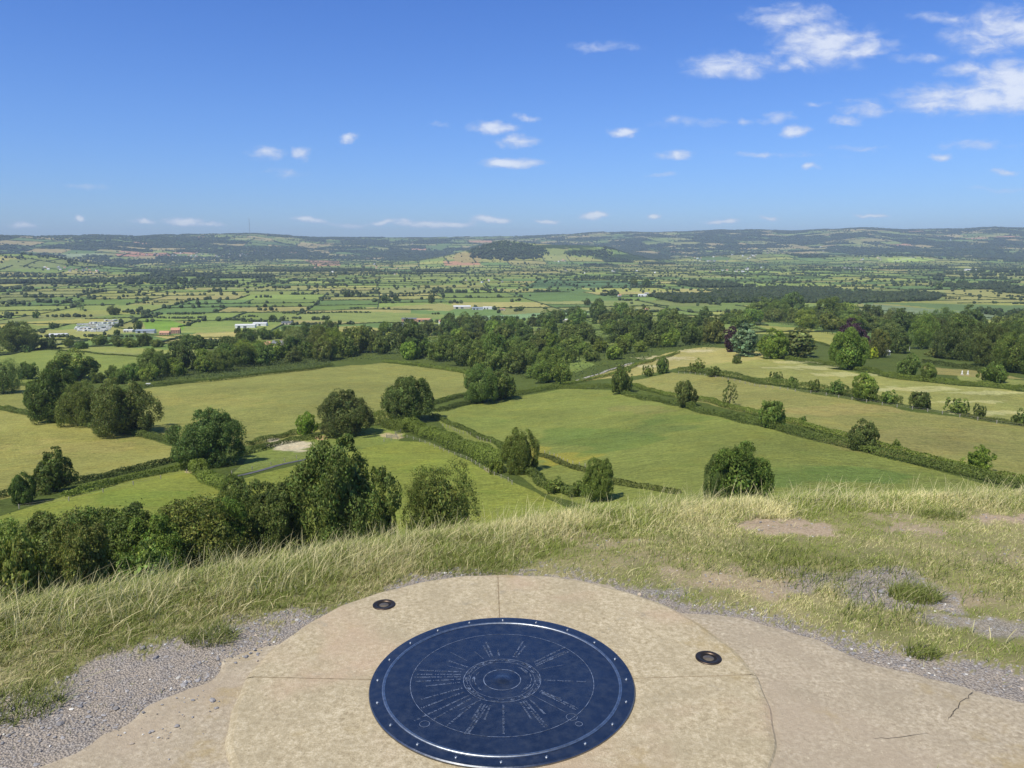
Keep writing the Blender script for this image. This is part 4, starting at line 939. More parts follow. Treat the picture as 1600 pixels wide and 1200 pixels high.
# ---- woods of countable trees: polygons in the photograph, filled with spaced trees
WOODS = [
 # polygon(px of bases), spacing px, (wmin,wmax), (h/w), count cap, label, group
 ([(232,595),(300,585),(370,578),(430,572),(520,563),(500,552),(400,560),(330,568),(250,580)], 22, (30,48), .85, 26, 'one of the green trees packed along the belt at the top of the olive pasture', 'belt above the olive pasture', [MD,DK,OLV,LT]),
 ([(500,566),(560,556),(640,560),(730,576),(760,585),(840,598),(880,600),(850,570),(760,556),(640,545),(520,548)], 25, (32,50), .85, 34, 'one of the tall trees in the central wood above the olive pasture', 'central wood', [MD,MD,DK,LT,OLV]),
 ([(760,556),(860,568),(930,566),(1000,558),(1030,545),(980,528),(870,530),(800,535),(720,540)], 22, (22,38), .68, 30, 'one of the trees in the scrubby wood left of the pale lane', 'scrubby wood by the lane', [MD,LT,DK,OLV]),
 ([(640,532),(760,528),(820,525),(960,515),(1020,520),(1110,535),(1060,548),(960,530),(800,540),(650,545)], 26, (26,40), .72, 18, 'one of the trees on the crest of the central wood', 'central wood crest', [MD,LT,DK]),
 ([(860,510),(960,495),(1000,502),(1060,500),(1120,500),(1120,540),(1040,530),(960,515),(880,518)], 24, (26,40), .8, 15, 'one of the dark trees on the ridge left of the silver cedar', 'ridge left of the cedar', [MD,DK,OLV]),
 ([(1120,515),(1170,500),(1260,505),(1320,515),(1400,530),(1480,530),(1560,540),(1600,545),(1640,545),(1640,530),(1500,515),(1400,512),(1300,498),(1180,492)], 25, (32,52), .70, 30, 'one of the trees crowding the ridge behind the garden', 'ridge behind the garden', [MD,DK,LT,OLV]),
 ([(1045,512),(1200,498),(1330,508),(1500,518),(1600,528),(1600,536),(1500,528),(1330,520),(1200,510),(1050,524)], 24, (32,44), .62, 24, '', 'skyline row of the right ridge', [MD,DK,LT,OLV]),
 ([(1480,555),(1560,560),(1640,575),(1640,545),(1540,545)], 26, (40,60), .9, 7, 'one of the big dark trees massed at the right end of the ridge', 'right end of the ridge', [DK,MD]),
 ([(65,548),(160,545),(280,548),(360,552),(400,550),(360,540),(270,540),(150,540),(60,541)], 18, (20,34), .62, 24, 'one of the round trees in the row beyond the upper left fields', 'row beyond upper left fields', [DK,MD]),
 ([(390,538),(440,530),(520,534),(600,532),(660,530),(640,520),(540,522),(430,524),(370,530)], 17, (18,30), .75, 28, 'one of the small trees behind the orange roofs', 'clump behind the orange roofs', [MD,LT,DK]),
 ([(640,520),(745,512),(800,515),(860,505),(900,500),(860,512),(770,522),(680,528)], 16, (18,32), .8, 22, 'one of the trees between the farms and the central wood', 'strip between farms and wood', [DK,MD]),
 ([(150,600),(240,600),(240,590),(160,585)], 14, (24,34), .7, 6, 'one of the rounded trees right of the group of three', 'clump beyond the group of three', [MD,LT]),
]
ONUM = 'leftmost,second,third,fourth,fifth,sixth,seventh,eighth,ninth,tenth,eleventh,twelfth,thirteenth,fourteenth,fifteenth,sixteenth,seventeenth,eighteenth,nineteenth,twentieth'.split(',')
def ORD(i, n):
    if i == 1: return 'leftmost'
    if i == n: return 'rightmost'
    return ONUM[i-1] + ' from the left' if i <= (n+1)//2 else ONUM[n-i] + ' from the right'
rs = np.random.RandomState(8)
for poly, spc, wr_, hr, cap, lb, grp, colset in WOODS:
    xs = [p[0] for p in poly]; ys = [p[1] for p in poly]; got = []
    for _ in range(3000):
        if len(got) >= cap: break
        q = (rs.uniform(min(xs), max(xs)), rs.uniform(min(ys), max(ys)))
        if not inpoly(np.array([q[0]]), np.array([q[1]]), poly)[0]: continue
        if any(((q[0]-g_[0])/spc)**2 + ((q[1]-g_[1])/(spc*.45))**2 < 1 for g_ in got): continue
        got.append(q)
    got.sort()
    for gi, q in enumerate(got):
        w = rs.uniform(*wr_); ci = rs.randint(len(colset)); place_tree(q[0], q[1], w, w*hr*rs.uniform(.85, 1.2), random.choice(['mid0','mid1','mid2','mid3','big2','big3'] if w > 40 else ['mid0','mid1','mid2','mid3']), colset[ci], '%s %s tree, %s, in the %s' % ('small' if w < (wr_[0]+wr_[1])/2 else 'large', {DK: 'dark', MD: 'mid green', LT: 'light green', OLV: 'olive'}[colset[ci]], ORD(gi+1, len(got)), grp), 'tree', 'tree', 'trees of the '+grp)

# ---- hedges: clipped banks of leaves swept along a line
def hedge_arr(P, h, w, seed, dens=7.0, leaf=0.28, lumpy=0.35):
    rs = np.random.RandomState(seed); P = np.array(P); seg = np.linalg.norm(np.diff(P[:, :2], axis=0), axis=1); L = seg.sum(); cs = np.concatenate([[0], np.cumsum(seg)])
    n = int(min(L*(h*2+w)*dens, 30000)); s = rs.uniform(0, L, n)
    x = np.interp(s, cs, P[:, 0]); y = np.interp(s, cs, P[:, 1]); i = np.clip(np.searchsorted(cs, s)-1, 0, len(seg)-1); tx = (P[i+1, 0]-P[i, 0])/seg[i]; ty = (P[i+1, 1]-P[i, 1])/seg[i]
    lum = 1 + lumpy*2*(fbm(s, s*0+seed, 6.0, 3, 5)-0.5); a = rs.uniform(-0.15, math.pi+0.15, n)
    ca, sa = np.cos(a), np.sin(a); ox = np.sign(ca)*np.abs(ca)**.6*w/2*lum; oz = np.abs(sa)**.6*np.sign(sa)*h*lum
    k = rs.uniform(.85, 1.05, n); X_ = x - ty*ox*k; Y_ = y + tx*ox*k; Z_ = Hf(X_, Y_) + oz*k
    nrm = np.stack([-ty*ca, tx*ca, sa], 1) + rs.normal(size=(n, 3))*.5; nrm /= np.linalg.norm(nrm, axis=1)[:, None]
    t1 = np.cross(nrm, rs.normal(size=(n, 3))); t1 /= np.linalg.norm(t1, axis=1)[:, None]; t2 = np.cross(nrm, t1)
    sz = leaf*rs.uniform(.6, 1.4, (n, 1)); C = np.stack([X_, Y_, Z_], 1); V = np.stack([C-t1*sz, C-t2*sz*.7, C+t1*sz, C+t2*sz*.7], 1).reshape(-1, 3)
    col = np.array([0.130, 0.165, 0.042])*rs.uniform(.75, 1.3, (n, 1))*(1+.5*(fbm(s, s*0, 9., 2, seed)[:, None]-.5))
    return V, np.arange(n*4).reshape(-1, 4), np.repeat(col, 4, 0)
HED = [
 ([(-30,634),(60,652),(140,668),(225,682),(285,697)], 2.2, 4, MD, 'hedge running behind the straw coloured left pasture under the three big trees'),
 ([(-30,783),(110,758),(200,738),(290,718)], 1.8, 3.5, DK, 'upper of the two parallel hedges at left between pasture and paddock'),
 ([(100,778),(200,751),(298,731)], 1.8, 3.0, LT, 'lower of the two parallel hedges at left beside the fence posts'),
 ([(300,733),(330,755),(388,785)], 3.0, 5.0, LT, 'short thick hedge running down from the large dark oak'),
 ([(385,697),(440,684),(500,668),(590,664)], 1.8, 3.0, MD, 'upper hedge between olive pasture and gravel patch'),
 ([(375,712),(430,697),(500,683)], 1.8, 3.0, MD, 'lower hedge just above the gravel patch'),
 ([(590,655),(610,668),(640,676)], 4.0, 8.0, LT, 'scrubby hedge clump under the pointed dark tree'),
 ([(630,668),(690,690),(740,712),(800,738)], 4.0, 7.5, LT, 'broad thick hedge between yellow green paddock and big green field'),
 ([(672,650),(720,670),(765,690),(800,706)], 1.6, 2.5, MD, 'thin upper hedge beside the pale fence of the big green field'),
 ([(668,634),(735,616)], 1.8, 3.0, MD, 'upper of two short hedges right of the pointed dark tree'),
 ([(680,644),(735,630)], 1.8, 3.0, DK, 'lower of two short hedges right of the pointed dark tree'),
 ([(795,619),(870,607),(960,606)], 2.2, 4.0, LT, 'hedge along the far top of the big green field'),
 ([(960,609),(1050,632),(1110,648),(1180,664),(1260,684),(1340,704),(1420,722),(1480,737),(1560,756),(1640,772)], 2.0, 3.4, MD, 'front one of the long paired hedges crossing diagonally to the right edge'),
 ([(985,602),(1060,621),(1180,648),(1260,668),(1330,688),(1420,712),(1500,735),(1640,762)], 1.6, 3.0, LT, 'rear one of the long paired hedges beside the tan field'),
 ([(1060,580),(1150,592),(1240,606),(1290,613)], 2.8, 4.0, MD, 'ragged hedge at the upper end of the fence between tan field and meadow'),
 ([(1290,613),(1370,628),(1410,632)], 2.8, 4.0, MD, 'ragged hedge under the tall bushes between tan field and meadow'),
 ([(1500,650),(1560,660),(1640,672)], 1.2, 2.5, OLV, 'low ragged hedge at the right end of the meadow fence'),
 ([(1215,560),(1300,572),(1400,592),(1500,602),(1640,616)], 2.4, 3.5, LT, 'garden hedge along the top of the white flecked meadow'),
 ([(1440,567),(1530,580)], 2.6, 2.5, DK, 'neatly clipped box hedge in the garden'),
 ([(840,712),(890,728),(930,745),(990,762),(1060,772)], 1.0, 2.0, OLV, 'sparse low hedge along the bottom of the big green field'),
 ([(820,738),(850,758),(900,778)], 1.8, 3.0, MD, 'dark hedge below the olive tree leading to the upright tree'),
 ([(880,602),(960,585),(1000,570),(1060,552)], 1.5, 4.0, LT, 'hedge above the pale lane leading up to the ridge'),
 ([(50,546),(150,553),(330,561)], 1.2, 3.0, DK, 'dark hedge dividing the two upper left fields'),
 ([(200,608),(330,596),(470,580),(520,572)], 2.0, 5.0, MD, 'hedge at the foot of the tree belt above the olive pasture'),
 ([(600,566),(700,578),(760,590)], 2.0, 6.0, LT, 'hedge at the foot of the central wood above the olive pasture'),
 ([(260,535),(400,530)], 1.2, 3.0, MD, 'hedge in front of the pale strip field left of the orange roofs'),
 ([(180,512),(240,524),(380,528)], 1.2, 3.0, MD, 'hedge in front of the brick farmhouse'),
 ([(1180,512),(1230,524),(1300,542)], 1.2, 3.0, MD, 'hedge along the bottom of the bright ridge field'),
 ([(0,600),(60,604),(90,600)], 1.5, 3.0, MD, 'short hedge near the left edge behind the small dark tree'),
]
def path3(P, step=4.0):
    Q = [U(*p) for p in P]; o_ = []
    for a, b_ in zip(Q, Q[1:]):
        n = max(1, int(math.hypot(b_[0]-a[0], b_[1]-a[1])/step))
        for i in range(n):
            k = i/n; o_.append((a[0]+(b_[0]-a[0])*k + .8*math.sin(len(o_)*.7), a[1]+(b_[1]-a[1])*k))
    o_.append(Q[-1][:2]); return [(x, y, float(Hf(x, y))) for x, y in o_]
for i, (P, h, w, c_, lb) in enumerate(HED):
    far = P[0][1] < 600 and P[-1][1] < 600
    V, F, C = hedge_arr(path3(P), h*1.25, w*.95, 100+i, 5.0 if far else 9.0, .38 if far else .26)
    o_ = mk('hedge', V, F, M_LEAF, cols=C); o_.color = (*[q*.78 for q in c_], 1); tag(o_, lb, 'hedge')
# rough undergrowth filling the woods and the slope foot
def scrub(name, poly, n, leaf, h, seed, lb):
    rs = np.random.RandomState(seed); xs = [p[0] for p in poly]; ys = [p[1] for p in poly]; pts = []
    gp = np.array([U(*p)[:2] for p in poly]); x = rs.uniform(gp[:,0].min(), gp[:,0].max(), n); y = rs.uniform(gp[:,1].min(), gp[:,1].max(), n)
    k = inpoly(x, y, [tuple(q) for q in gp]); x, y = x[k], y[k]; n = len(x)
    z = Hf(x, y) + h*fbm(x, y, 9, 3, seed)*1.6*rs.uniform(.3, 1, n); nrm = rs.normal(size=(n, 3))*.6 + np.array([0, -.2, 1]); nrm /= np.linalg.norm(nrm, axis=1)[:, None]
    t1 = np.cross(nrm, rs.normal(size=(n, 3))); t1 /= np.linalg.norm(t1, axis=1)[:, None]; t2 = np.cross(nrm, t1); sz = leaf*rs.uniform(.6, 1.4, (n, 1)); C = np.stack([x, y, z], 1)
    V = np.stack([C-t1*sz, C-t2*sz*.7, C+t1*sz, C+t2*sz*.7], 1).reshape(-1, 3); col = np.array([0.072, 0.10, 0.03])*rs.uniform(.7, 1.4, (n, 1))*(.6+.9*fbm(x, y, 22, 2, seed+3)[:, None])
    tag(mk(name, V, np.arange(n*4).reshape(-1, 4), M_LEAFV, cols=np.repeat(col, 4, 0)), lb, 'undergrowth', kind='stuff')
scrub('undergrowth', [(500,566),(640,562),(740,580),(850,600),(960,590),(1030,548),(1120,545),(1100,500),(960,495),(860,505),(760,520),(640,528),(520,545)], 90000, .55, 3.0, 5, 'leafy scrub filling the gaps of the central wood')
scrub('undergrowth', [(220,600),(370,590),(520,570),(500,548),(380,555),(240,575)], 22000, .5, 3.0, 6, 'scrub under the tree belt above the olive pasture')
scrub('undergrowth', [(1120,520),(1200,498),(1320,510),(1480,520),(1640,530),(1640,560),(1480,540),(1330,530),(1200,505)], 45000, .55, 3.0, 7, 'scrub under the ridge trees behind the garden')

# ================================================================== the valley: hedgerows, trees, farms
print('valley'); rs = np.random.RandomState(31)
def unwarp(x, y): return x - 60*(fbm(x, y, 900, 2, 41)-0.5), y - 60*(fbm(x, y, 900, 2, 43)-0.5)
VT = []          # distant trees: x, y, width, height, shade
HR = []          # hedgerow pieces
def inview(x, y, m=0.62): d = math.hypot(x, y); return y > 0 and abs(math.atan2(x, y)) < m and d > 0
for (a0, b0, a1, b1) in EDGES:
    L = math.hypot(a1-a0, b1-b0); n = max(1, int(L/rs.uniform(140, 260)))
    for i in range(n):
        x0, y0 = bsp_back(a0+(a1-a0)*i/n, b0+(b1-b0)*i/n); x1, y1 = bsp_back(a0+(a1-a0)*(i+1)/n, b0+(b1-b0)*(i+1)/n)
        D = math.hypot((x0+x1)/2, (y0+y1)/2)
        if D < 1000 or D > 17000 or not inview((x0+x1)/2, (y0+y1)/2): continue
        mx_, my_ = (x0+x1)/2, (y0+y1)/2; pz = FLOOR if D > 2400 else float(Hf(mx_, my_))
        ppx, ppy, _ = proj(mx_, my_, pz)
        if D < 2600 and any(inpoly(np.array([ppx]), np.array([ppy+2]), f[0])[0] for f in FIELDS): continue
        r = rs.rand(); hill = D > 8300
        if r < (0.45 if hill else 0.72): HR.append((x0, y0, x1, y1, D, rs.uniform(1.6, 3.2) * (1.6 if D > 4000 else 1)*(1.6 if hill else 1)))
        nt_ = rs.poisson(1.2 if r > .25 else 7) if not hill else rs.poisson(3)
        for q in range(nt_):
            k = rs.rand(); w = rs.uniform(6, 13)*(1.3 if hill else 1); VT.append((x0+(x1-x0)*k+rs.normal()*4, y0+(y1-y0)*k+rs.normal()*4, w, w*rs.uniform(.7, 1.0), rs.uniform(.8, 1.2)))
# tree belts read off the photograph: x0, x1, row, height px
BELT = [(0,55,452,6),(127,165,448,6),(162,342,444,7),(162,342,441,7),(170,330,439,6),(237,290,452,6),(187,217,458,5),(135,160,457,5),(86,107,444,4),(0,105,433,5),(0,60,429,4),(0,110,440,4),(38,80,465,5),(0,50,476,6),(55,125,473,6),(212,237,474,3),(240,262,473,3),
 (287,367,448,4),(330,345,455,6),(340,352,472,6),(320,333,468,5),(3,29,490,3),(75,142,495,5),(190,235,488,6),(235,320,497,4),(200,320,491,4),(400,425,465,6),(424,456,450,5),(400,435,441,6),(400,437,438,5),(454,500,439,5),(508,540,440,4),(550,590,443,5),(508,545,446,4),(515,555,429,5),(570,662,429,4),(575,640,426,3),(460,482,460,4),(497,517,468,6),
 (527,570,464,9),(530,560,458,7),(566,584,463,5),(585,627,471,9),(592,616,465,7),(620,657,460,4),(672,732,457,6),(680,700,454,6),(735,777,454,5),(700,708,474,5),(712,722,474,6),(400,434,485,6),(440,500,490,4),(500,580,489,3),(545,572,482,3),(380,405,495,4),(460,512,507,6),(490,512,500,7),(380,460,503,4),(540,556,507,7),(675,686,491,5),(694,708,498,6),
 (615,690,513,7),(690,760,512,8),(745,812,508,9),(760,812,502,8),(740,800,498,6),(800,812,470,5),(800,815,486,8),(835,875,456,5),(868,895,431,5),(895,1015,437,4),(905,1000,434,4),(972,986,430,5),(985,1040,449,5),(1015,1024,438,5),(938,968,462,8),(940,960,456,5),(848,856,483,4),(878,888,488,5),(830,870,494,5),
 (1070,1130,443,6),(1078,1100,440,6),(1125,1162,431,4),(1090,1112,455,4),(1222,1250,443,5),(1238,1360,423,4),(1250,1350,419,3),(1362,1487,421,4),(1380,1480,418,4),(1360,1368,435,7),(1374,1382,435,5),(1335,1350,443,4),(1400,1410,442,6),(1436,1452,442,6),(1458,1485,438,7),(1455,1480,433,6),(1495,1508,444,7),(1515,1526,444,6),(1487,1494,452,4),
 (1477,1500,467,3),(1500,1582,436,6),(1505,1600,431,6),(1520,1600,426,6),(1530,1600,442,4),(1580,1610,464,3),(1582,1610,475,4),(1478,1500,428,5),(1420,1470,452,1.5),(300,312,504,5),(284,292,505,6),(350,395,500,4),(372,400,520,9),(300,372,535,6),(0,20,497,5),(10,34,510,7),(60,75,520,6),(36,110,527,5),(110,128,531,7),(130,230,526,5),(270,375,540,9),(700,760,520,6),
 (600,660,519,7),(655,740,525,8),(560,600,525,7),(860,960,489,5),(900,990,497,7),(975,1000,470,4),(1050,1070,462,5),(985,1040,488,6),(1130,1200,490,8),(1200,1300,492,8),(1300,1360,498,8),(1560,1600,500,9),(1380,1480,515,9),(450,470,498,5)]
for (x0, x1, row, hp) in BELT:
    A = U(x0, row); B_ = U(x1, row); L = math.hypot(A[0]-B_[0], A[1]-B_[1]); D = math.hypot(A[0], A[1]); hm = hp/FPX*D*.94; n = int(max(1, L/(hm*.75)))
    for i in range(n):
        k = (i+rs.uniform(.1, .9))/n; h_ = hm*rs.uniform(.55, 1.1); VT.append((A[0]+(B_[0]-A[0])*k, A[1]+(B_[1]-A[1])*k + rs.normal()*hm*.8, h_*rs.uniform(.95, 1.6), h_, rs.uniform(.75, 1.15)))
# plantations: rows of px bands filled densely
def band(poly, sp, hm, shade=(.7, 1.0)):
    gp = np.array([U(*p)[:2] for p in poly]); x0, y0 = gp.min(0); x1, y1 = gp.max(0); n = int((x1-x0)*(y1-y0)/sp**2); x = rs.uniform(x0, x1, n); y = rs.uniform(y0, y1, n)
    k = inpoly(x, y, [tuple(q) for q in gp])
    for a, b_ in zip(x[k], y[k]): h_ = hm*rs.uniform(.7, 1.15); VT.append((a, b_, h_*rs.uniform(.8, 1.3), h_, rs.uniform(*shade)))
band([(1012,463),(1060,474),(1200,473),(1330,474),(1460,470),(1474,462),(1300,459),(1150,461)], 9, 13)
band([(1110,457),(1190,459),(1330,461),(1300,452),(1200,450)], 11, 12)
band([(732,404),(790,408),(852,404),(850,398),(800,392),(740,396)], 26, 24, (.6, .85)); band([(735,400),(860,400),(850,386),(820,381),(790,378),(760,381),(742,388)], 22, 16, (.95, 1.2))
band([(880,400),(950,402),(960,396),(900,393)], 24, 18, (.65, .9)); band([(940,396),(1040,404),(1050,400),(960,390)], 26, 18, (.65, .9))
band([(0,412),(60,404),(100,406),(110,416),(230,412),(420,408),(480,402),(440,398),(250,405),(100,404),(30,400),(0,404)], 50, 16, (.7, 1))
band([(350,402),(520,404),(640,402),(640,396),(480,398),(360,397)], 46, 18, (.7, 1))
# woods on hills and the odd valley copse
for (a0, b0, a1, b1, iw) in LEAFS:
    if not iw: continue
    cx_, cy_ = bsp_back((a0+a1)/2, (b0+b1)/2); D = math.hypot(cx_, cy_)
    if D < 1500 or D > 17000 or not inview(cx_, cy_): continue
    sp = 38 if D > 8000 else 20; n = int((a1-a0)*(b1-b0)/sp**2)
    for _ in range(n):
        x, y = bsp_back(rs.uniform(a0, a1), rs.uniform(b0, b1)); w = sp*rs.uniform(.7, 1.1); VT.append((x, y, w, min(w*.8, 18)*rs.uniform(.7, 1.1), rs.uniform(.7, 1)))
n = 26000; aa_ = rs.uniform(-.62, .62, n); d_ = rs.uniform(8200, 16500, n); x = d_*np.sin(aa_); y = d_*np.cos(aa_); f_ = fbm(x, y, 600, 3, 61); cl = fbm(x, y, 350, 2, 63)
k = (f_ > .585) | (cl > .6)
for a, b_ in zip(x[k], y[k]): w = rs.uniform(18, 40); VT.append((a, b_, w, rs.uniform(9, 17), rs.uniform(.7, 1.05)))
n = 3500; aa_ = rs.uniform(-.62, .62, n); d_ = rs.uniform(2600, 8500, n); x = d_*np.sin(aa_); y = d_*np.cos(aa_)
for a, b_ in zip(x, y): w = rs.uniform(6, 14); VT.append((a, b_, w, w*rs.uniform(.6, 1), rs.uniform(.8, 1.2)))
VT = np.array([unwarp(v_[0], v_[1]) + tuple(v_[2:]) if False else v_ for v_ in VT]); vz = Hf(VT[:, 0], VT[:, 1]); dist = np.hypot(VT[:, 0], VT[:, 1])
appar = VT[:, 2]*VT[:, 3]/dist**2; order = np.argsort(-appar); ind = order[:280]; rest = order[280:]
MDv = np.array([0.9, 1.0, 0.9])
LM = [(150,510,'white caravans'),(265,515,'brick farmhouse'),(395,510,'white roofed sheds at left'),(660,500,'farm behind the central wood'),(735,482,'row of farm sheds'),(1250,465,'dark plantation'),(1005,463,'white shed by the plantation'),(1540,463,'tan valley field'),(790,395,'wooded hill'),(300,400,'town under the hills'),(1516,423,'large white building'),(500,515,'white cottages'),(1000,445,'two tall dark trees'),(178,487,'dark lone tree'),(50,408,'low bare mound'),(920,475,'dark and pale pair of trees'),(560,460,'middle of the open valley'),(400,440,'left valley woods'),(1410,400,'pale green field'),(60,530,'clump at the left edge')]
def near_lm(px, py):
    b_ = min(LM, key=lambda q: ((q[0]-px)/1.0)**2 + ((q[1]-py)*3.5)**2); dx, dy = px-b_[0], (py-b_[1])*3.5
    w_ = ('right of' if dx > 0 else 'left of') if abs(dx) > abs(dy) else ('in front of' if dy > 0 else 'beyond'); return w_ + ' the ' + b_[2]
for q in ind:
    x, y, w, h, sh = VT[q]; cr, tr, H, Wd = PROTO['far%d' % (q % 3)]; ppx, _py, _ = proj(x, y, vz[q])
    e = empty('distant_tree', (float(x), float(y), float(vz[q])), float(sh*9)); c = cr.copy(); COL.objects.link(c); c.parent = e; c.scale = (w/2/Wd, w/2/Wd, h/H); c.color = (*(MDv*sh*.8), 1)
    lm = near_lm(ppx, _py); kd = ('broad ' if w > h*1.2 else 'narrow ') + ('dark green' if sh < .95 else 'lighter green')
    tag(e, '%s valley tree %s' % (kd, lm), 'tree', '%s valley trees %s' % (kd, lm))
x, y, w, h, sh = VT[rest].T; z = vz[rest]; dr = dist[rest]
colv = np.array([[0.066, 0.092, 0.034]])*sh[:, None]*rs.uniform(.8, 1.25, (len(x), 1))
near_ = dr < 8200
for nm_, msk, jit, lb in (('distant_trees', near_, .5, 'countless small trees and copses dotted over the flat valley farmland'), ('hillside_woods', ~near_, .5, 'dark woods and hedgerow trees covering the far hills')):
    P, FF, CC = inst(ICO_V*np.array([1, 1, 1]), ICO_F, np.stack([x, y, z+h*.42], 1)[msk], np.stack([w/2, w/2, h*.58], 1)[msk], rs.uniform(0, 6.28, msk.sum()), colv[msk], rs, jit)
    CC = CC*rs.uniform(.75, 1.25, (len(CC), 1)); tag(mk(nm_, P, FF, M_LEAFV, cols=CC), lb, 'trees', kind='stuff')
# hedgerows
HR.sort(key=lambda r: r[4])
def sweep(x0, y0, x1, y1, h, w, step):
    L = math.hypot(x1-x0, y1-y0); n = max(2, int(L/step)); k = np.linspace(0, 1, n+1); x = x0+(x1-x0)*k; y = y0+(y1-y0)*k; x, y = unwarp(x, y)
    tx, ty = (x1-x0)/L, (y1-y0)/L; z = Hf(x, y); hh = h*rs.uniform(.5, 1.25, n+1); ww = w*rs.uniform(.7, 1.3, n+1)/2; V = []
    for o_, zz in ((-1, -.2), (-.9, .7), (0, 1.0), (.9, .7), (1, -.2)): V.append(np.stack([x-ty*o_*ww, y+tx*o_*ww, z+zz*hh], 1))
    V = np.stack(V, 1).reshape(-1, 3); F = [(i*5+j, i*5+j+1, (i+1)*5+j+1, (i+1)*5+j) for i in range(n) for j in range(4)]; return V, np.array(F)
for i, (x0, y0, x1, y1, D, h) in enumerate(HR[:200]):
    V, F = sweep(x0, y0, x1, y1, h, h*1.3, 4); c_ = np.array([[.066, .095, .034]])*rs.uniform(.7, 1.3, (len(V), 1))
    ppx, _py, _ = proj((x0+x1)/2, (y0+y1)/2, FLOOR); lm = near_lm(float(ppx), float(_py)); kd = ('long ' if math.hypot(x1-x0, y1-y0) > 190 else 'short ') + ('tall' if h > 2.6 else 'low')
    o_ = mk('hedgerow', V, F, M_LEAF, cols=c_); o_.color = (1, 1, 1, 1); tag(o_, '%s hedgerow between valley fields %s' % (kd, lm), 'hedgerow', '%s hedgerows %s' % (kd, lm))
VV = []; FF_ = []; off = 0
for (x0, y0, x1, y1, D, h) in HR[200:]:
    V, F = sweep(x0, y0, x1, y1, h, h*1.4 + (2 if D > 4000 else 0), 12 if D < 5000 else 40); VV.append(V); FF_.append(F+off); off += len(V)
V = np.concatenate(VV); tag(mk('distant_hedgerows', V, np.concatenate(FF_), M_LEAFV, cols=np.array([[.062, .09, .034]])*rs.uniform(.7, 1.3, (len(V), 1))), 'web of thin dark hedgerows between the far valley fields', 'hedgerows', kind='stuff')

# ---- buildings
def gable(L, Wd, h, rh, over=0.3):
    """walls with gable ends, and a roof of two slopes with thickness"""
    wl = MB(); wl.box((0, 0, h/2-.5), (L, Wd, h+1))
    wl.add([(-L/2, -Wd/2, h), (-L/2, Wd/2, h), (-L/2, 0, h+rh), (L/2, -Wd/2, h), (L/2, Wd/2, h), (L/2, 0, h+rh)], [(0,2,1), (3,4,5)])
    rf = MB(); t_ = .25; a, b_ = L/2+over, Wd/2+over; dz = rh*over/(Wd/2)
    V = [(-a,-b_,h-dz), (a,-b_,h-dz), (a,0,h+rh), (-a,0,h+rh), (-a,b_,h-dz), (a,b_,h-dz)]; V += [(p[0], p[1], p[2]+t_) for p in V]
    rf.add(V, [(6,7,8,9), (9,8,11,10), (0,3,2,1), (3,4,5,2), (0,1,7,6), (4,10,11,5), (0,6,9,3), (3,9,10,4), (1,2,8,7), (2,5,11,8)]); return wl, rf
def house(px, py, L, Wd, h, rh, wall, roof, rz, label, name='house', cat='house', nwin=4, chim=True, group=None):
    x, y, z = U(px, py); e = empty(name, (x, y, z), R(rz)); wl, rf = gable(L, Wd, h, rh); w_ = wl.build('wall', wall, e); r_ = rf.build('roof', roof, e)
    if chim: m_ = MB(); m_.box((L*.32, 0, h+rh+.4), (.9, .7, 1.6)); m_.box((L*.32, 0, h+rh+1.3), (.4, .4, .4)); m_.build('chimney', M_BRICK, r_)
    for s_ in (-1, 1):
        for i in range(nwin):
            for lv in range(2 if h > 4.4 else 1):
                if i == nwin//2 and lv == 0 and s_ == -1:
                    m_ = MB(); m_.box((-L/2+L*(i+.5)/nwin, s_*(Wd/2+.03), 1.05), (1.0, .08, 2.1)); m_.build('door', M_SLATE, e); continue
                m_ = MB(); m_.box((-L/2+L*(i+.5)/nwin, s_*(Wd/2+.03), 1.6+2.6*lv), (1.3, .08, 1.2)); m_.build('window', M_GLASS, e)
    tag(e, label, cat, group); return e
def shed(px, py, L, Wd, h, wall, roof, rz, label, rh=None):
    x, y, z = U(px, py); e = empty('farm_shed', (x, y, z), R(rz)); wl, rf = gable(L, Wd, h, rh or Wd*.16, .4); wl.build('wall', wall, e); rf.build('roof', roof, e)
    m_ = MB(); m_.box((0, -Wd/2-.05, h*.42), (L*.16, .12, h*.84)); m_.build('door', M_SLATE, e); m_ = MB(); m_.box((-L*.3, -Wd/2-.05, h*.4), (L*.14, .12, h*.8)); m_.build('opening', M_GLASS, e); tag(e, label, 'farm shed'); return e
M_WROOF = simple('pale_roof', (0.62, 0.63, 0.64), 0.5, 0, .08, .3); M_GROOF = simple('blue_grey_roof', (0.26, 0.30, 0.36), 0.5, 0, .1, .3)
shed(722, 482, 42, 16, 5, M_CREAM, M_WROOF, 4, 'longest white roofed shed in the row of farm sheds beyond the central fields')
shed(746, 484, 26, 12, 4.5, M_TIN, M_GROOF, 2, 'grey roofed shed in the middle of the row of farm sheds')
shed(762, 483, 22, 10, 4.5, M_WHITE, M_WROOF, -6, 'small white shed at the right end of the row of farm sheds')
shed(785, 485, 12, 8, 3.5, M_CREAM, M_TILE, 10, 'little cream shed right of the row of farm sheds')
shed(228, 520, 30, 12, 4, M_TIN, M_GROOF, 8, 'long grey blue shed left of the brick farmhouse')
shed(202, 519, 16, 9, 3.5, M_CREAM, M_WROOF, -5, 'pale low shed beside the white caravans')
shed(384, 512, 34, 12, 4.5, M_WHITE, M_WROOF, 6, 'long white roofed sheds behind the strip field, left one')
shed(407, 509, 24, 12, 4.5, M_WHITE, M_WROOF, 2, 'white roofed shed behind the strip field, right one')
shed(449, 507, 20, 10, 4, M_CREAM, M_SLATE, 2, 'brownish open fronted shed right of the white roofed sheds')
shed(92, 526, 26, 10, 3.5, M_WHITE, M_WROOF, 12, 'white flat building below the caravans at left')
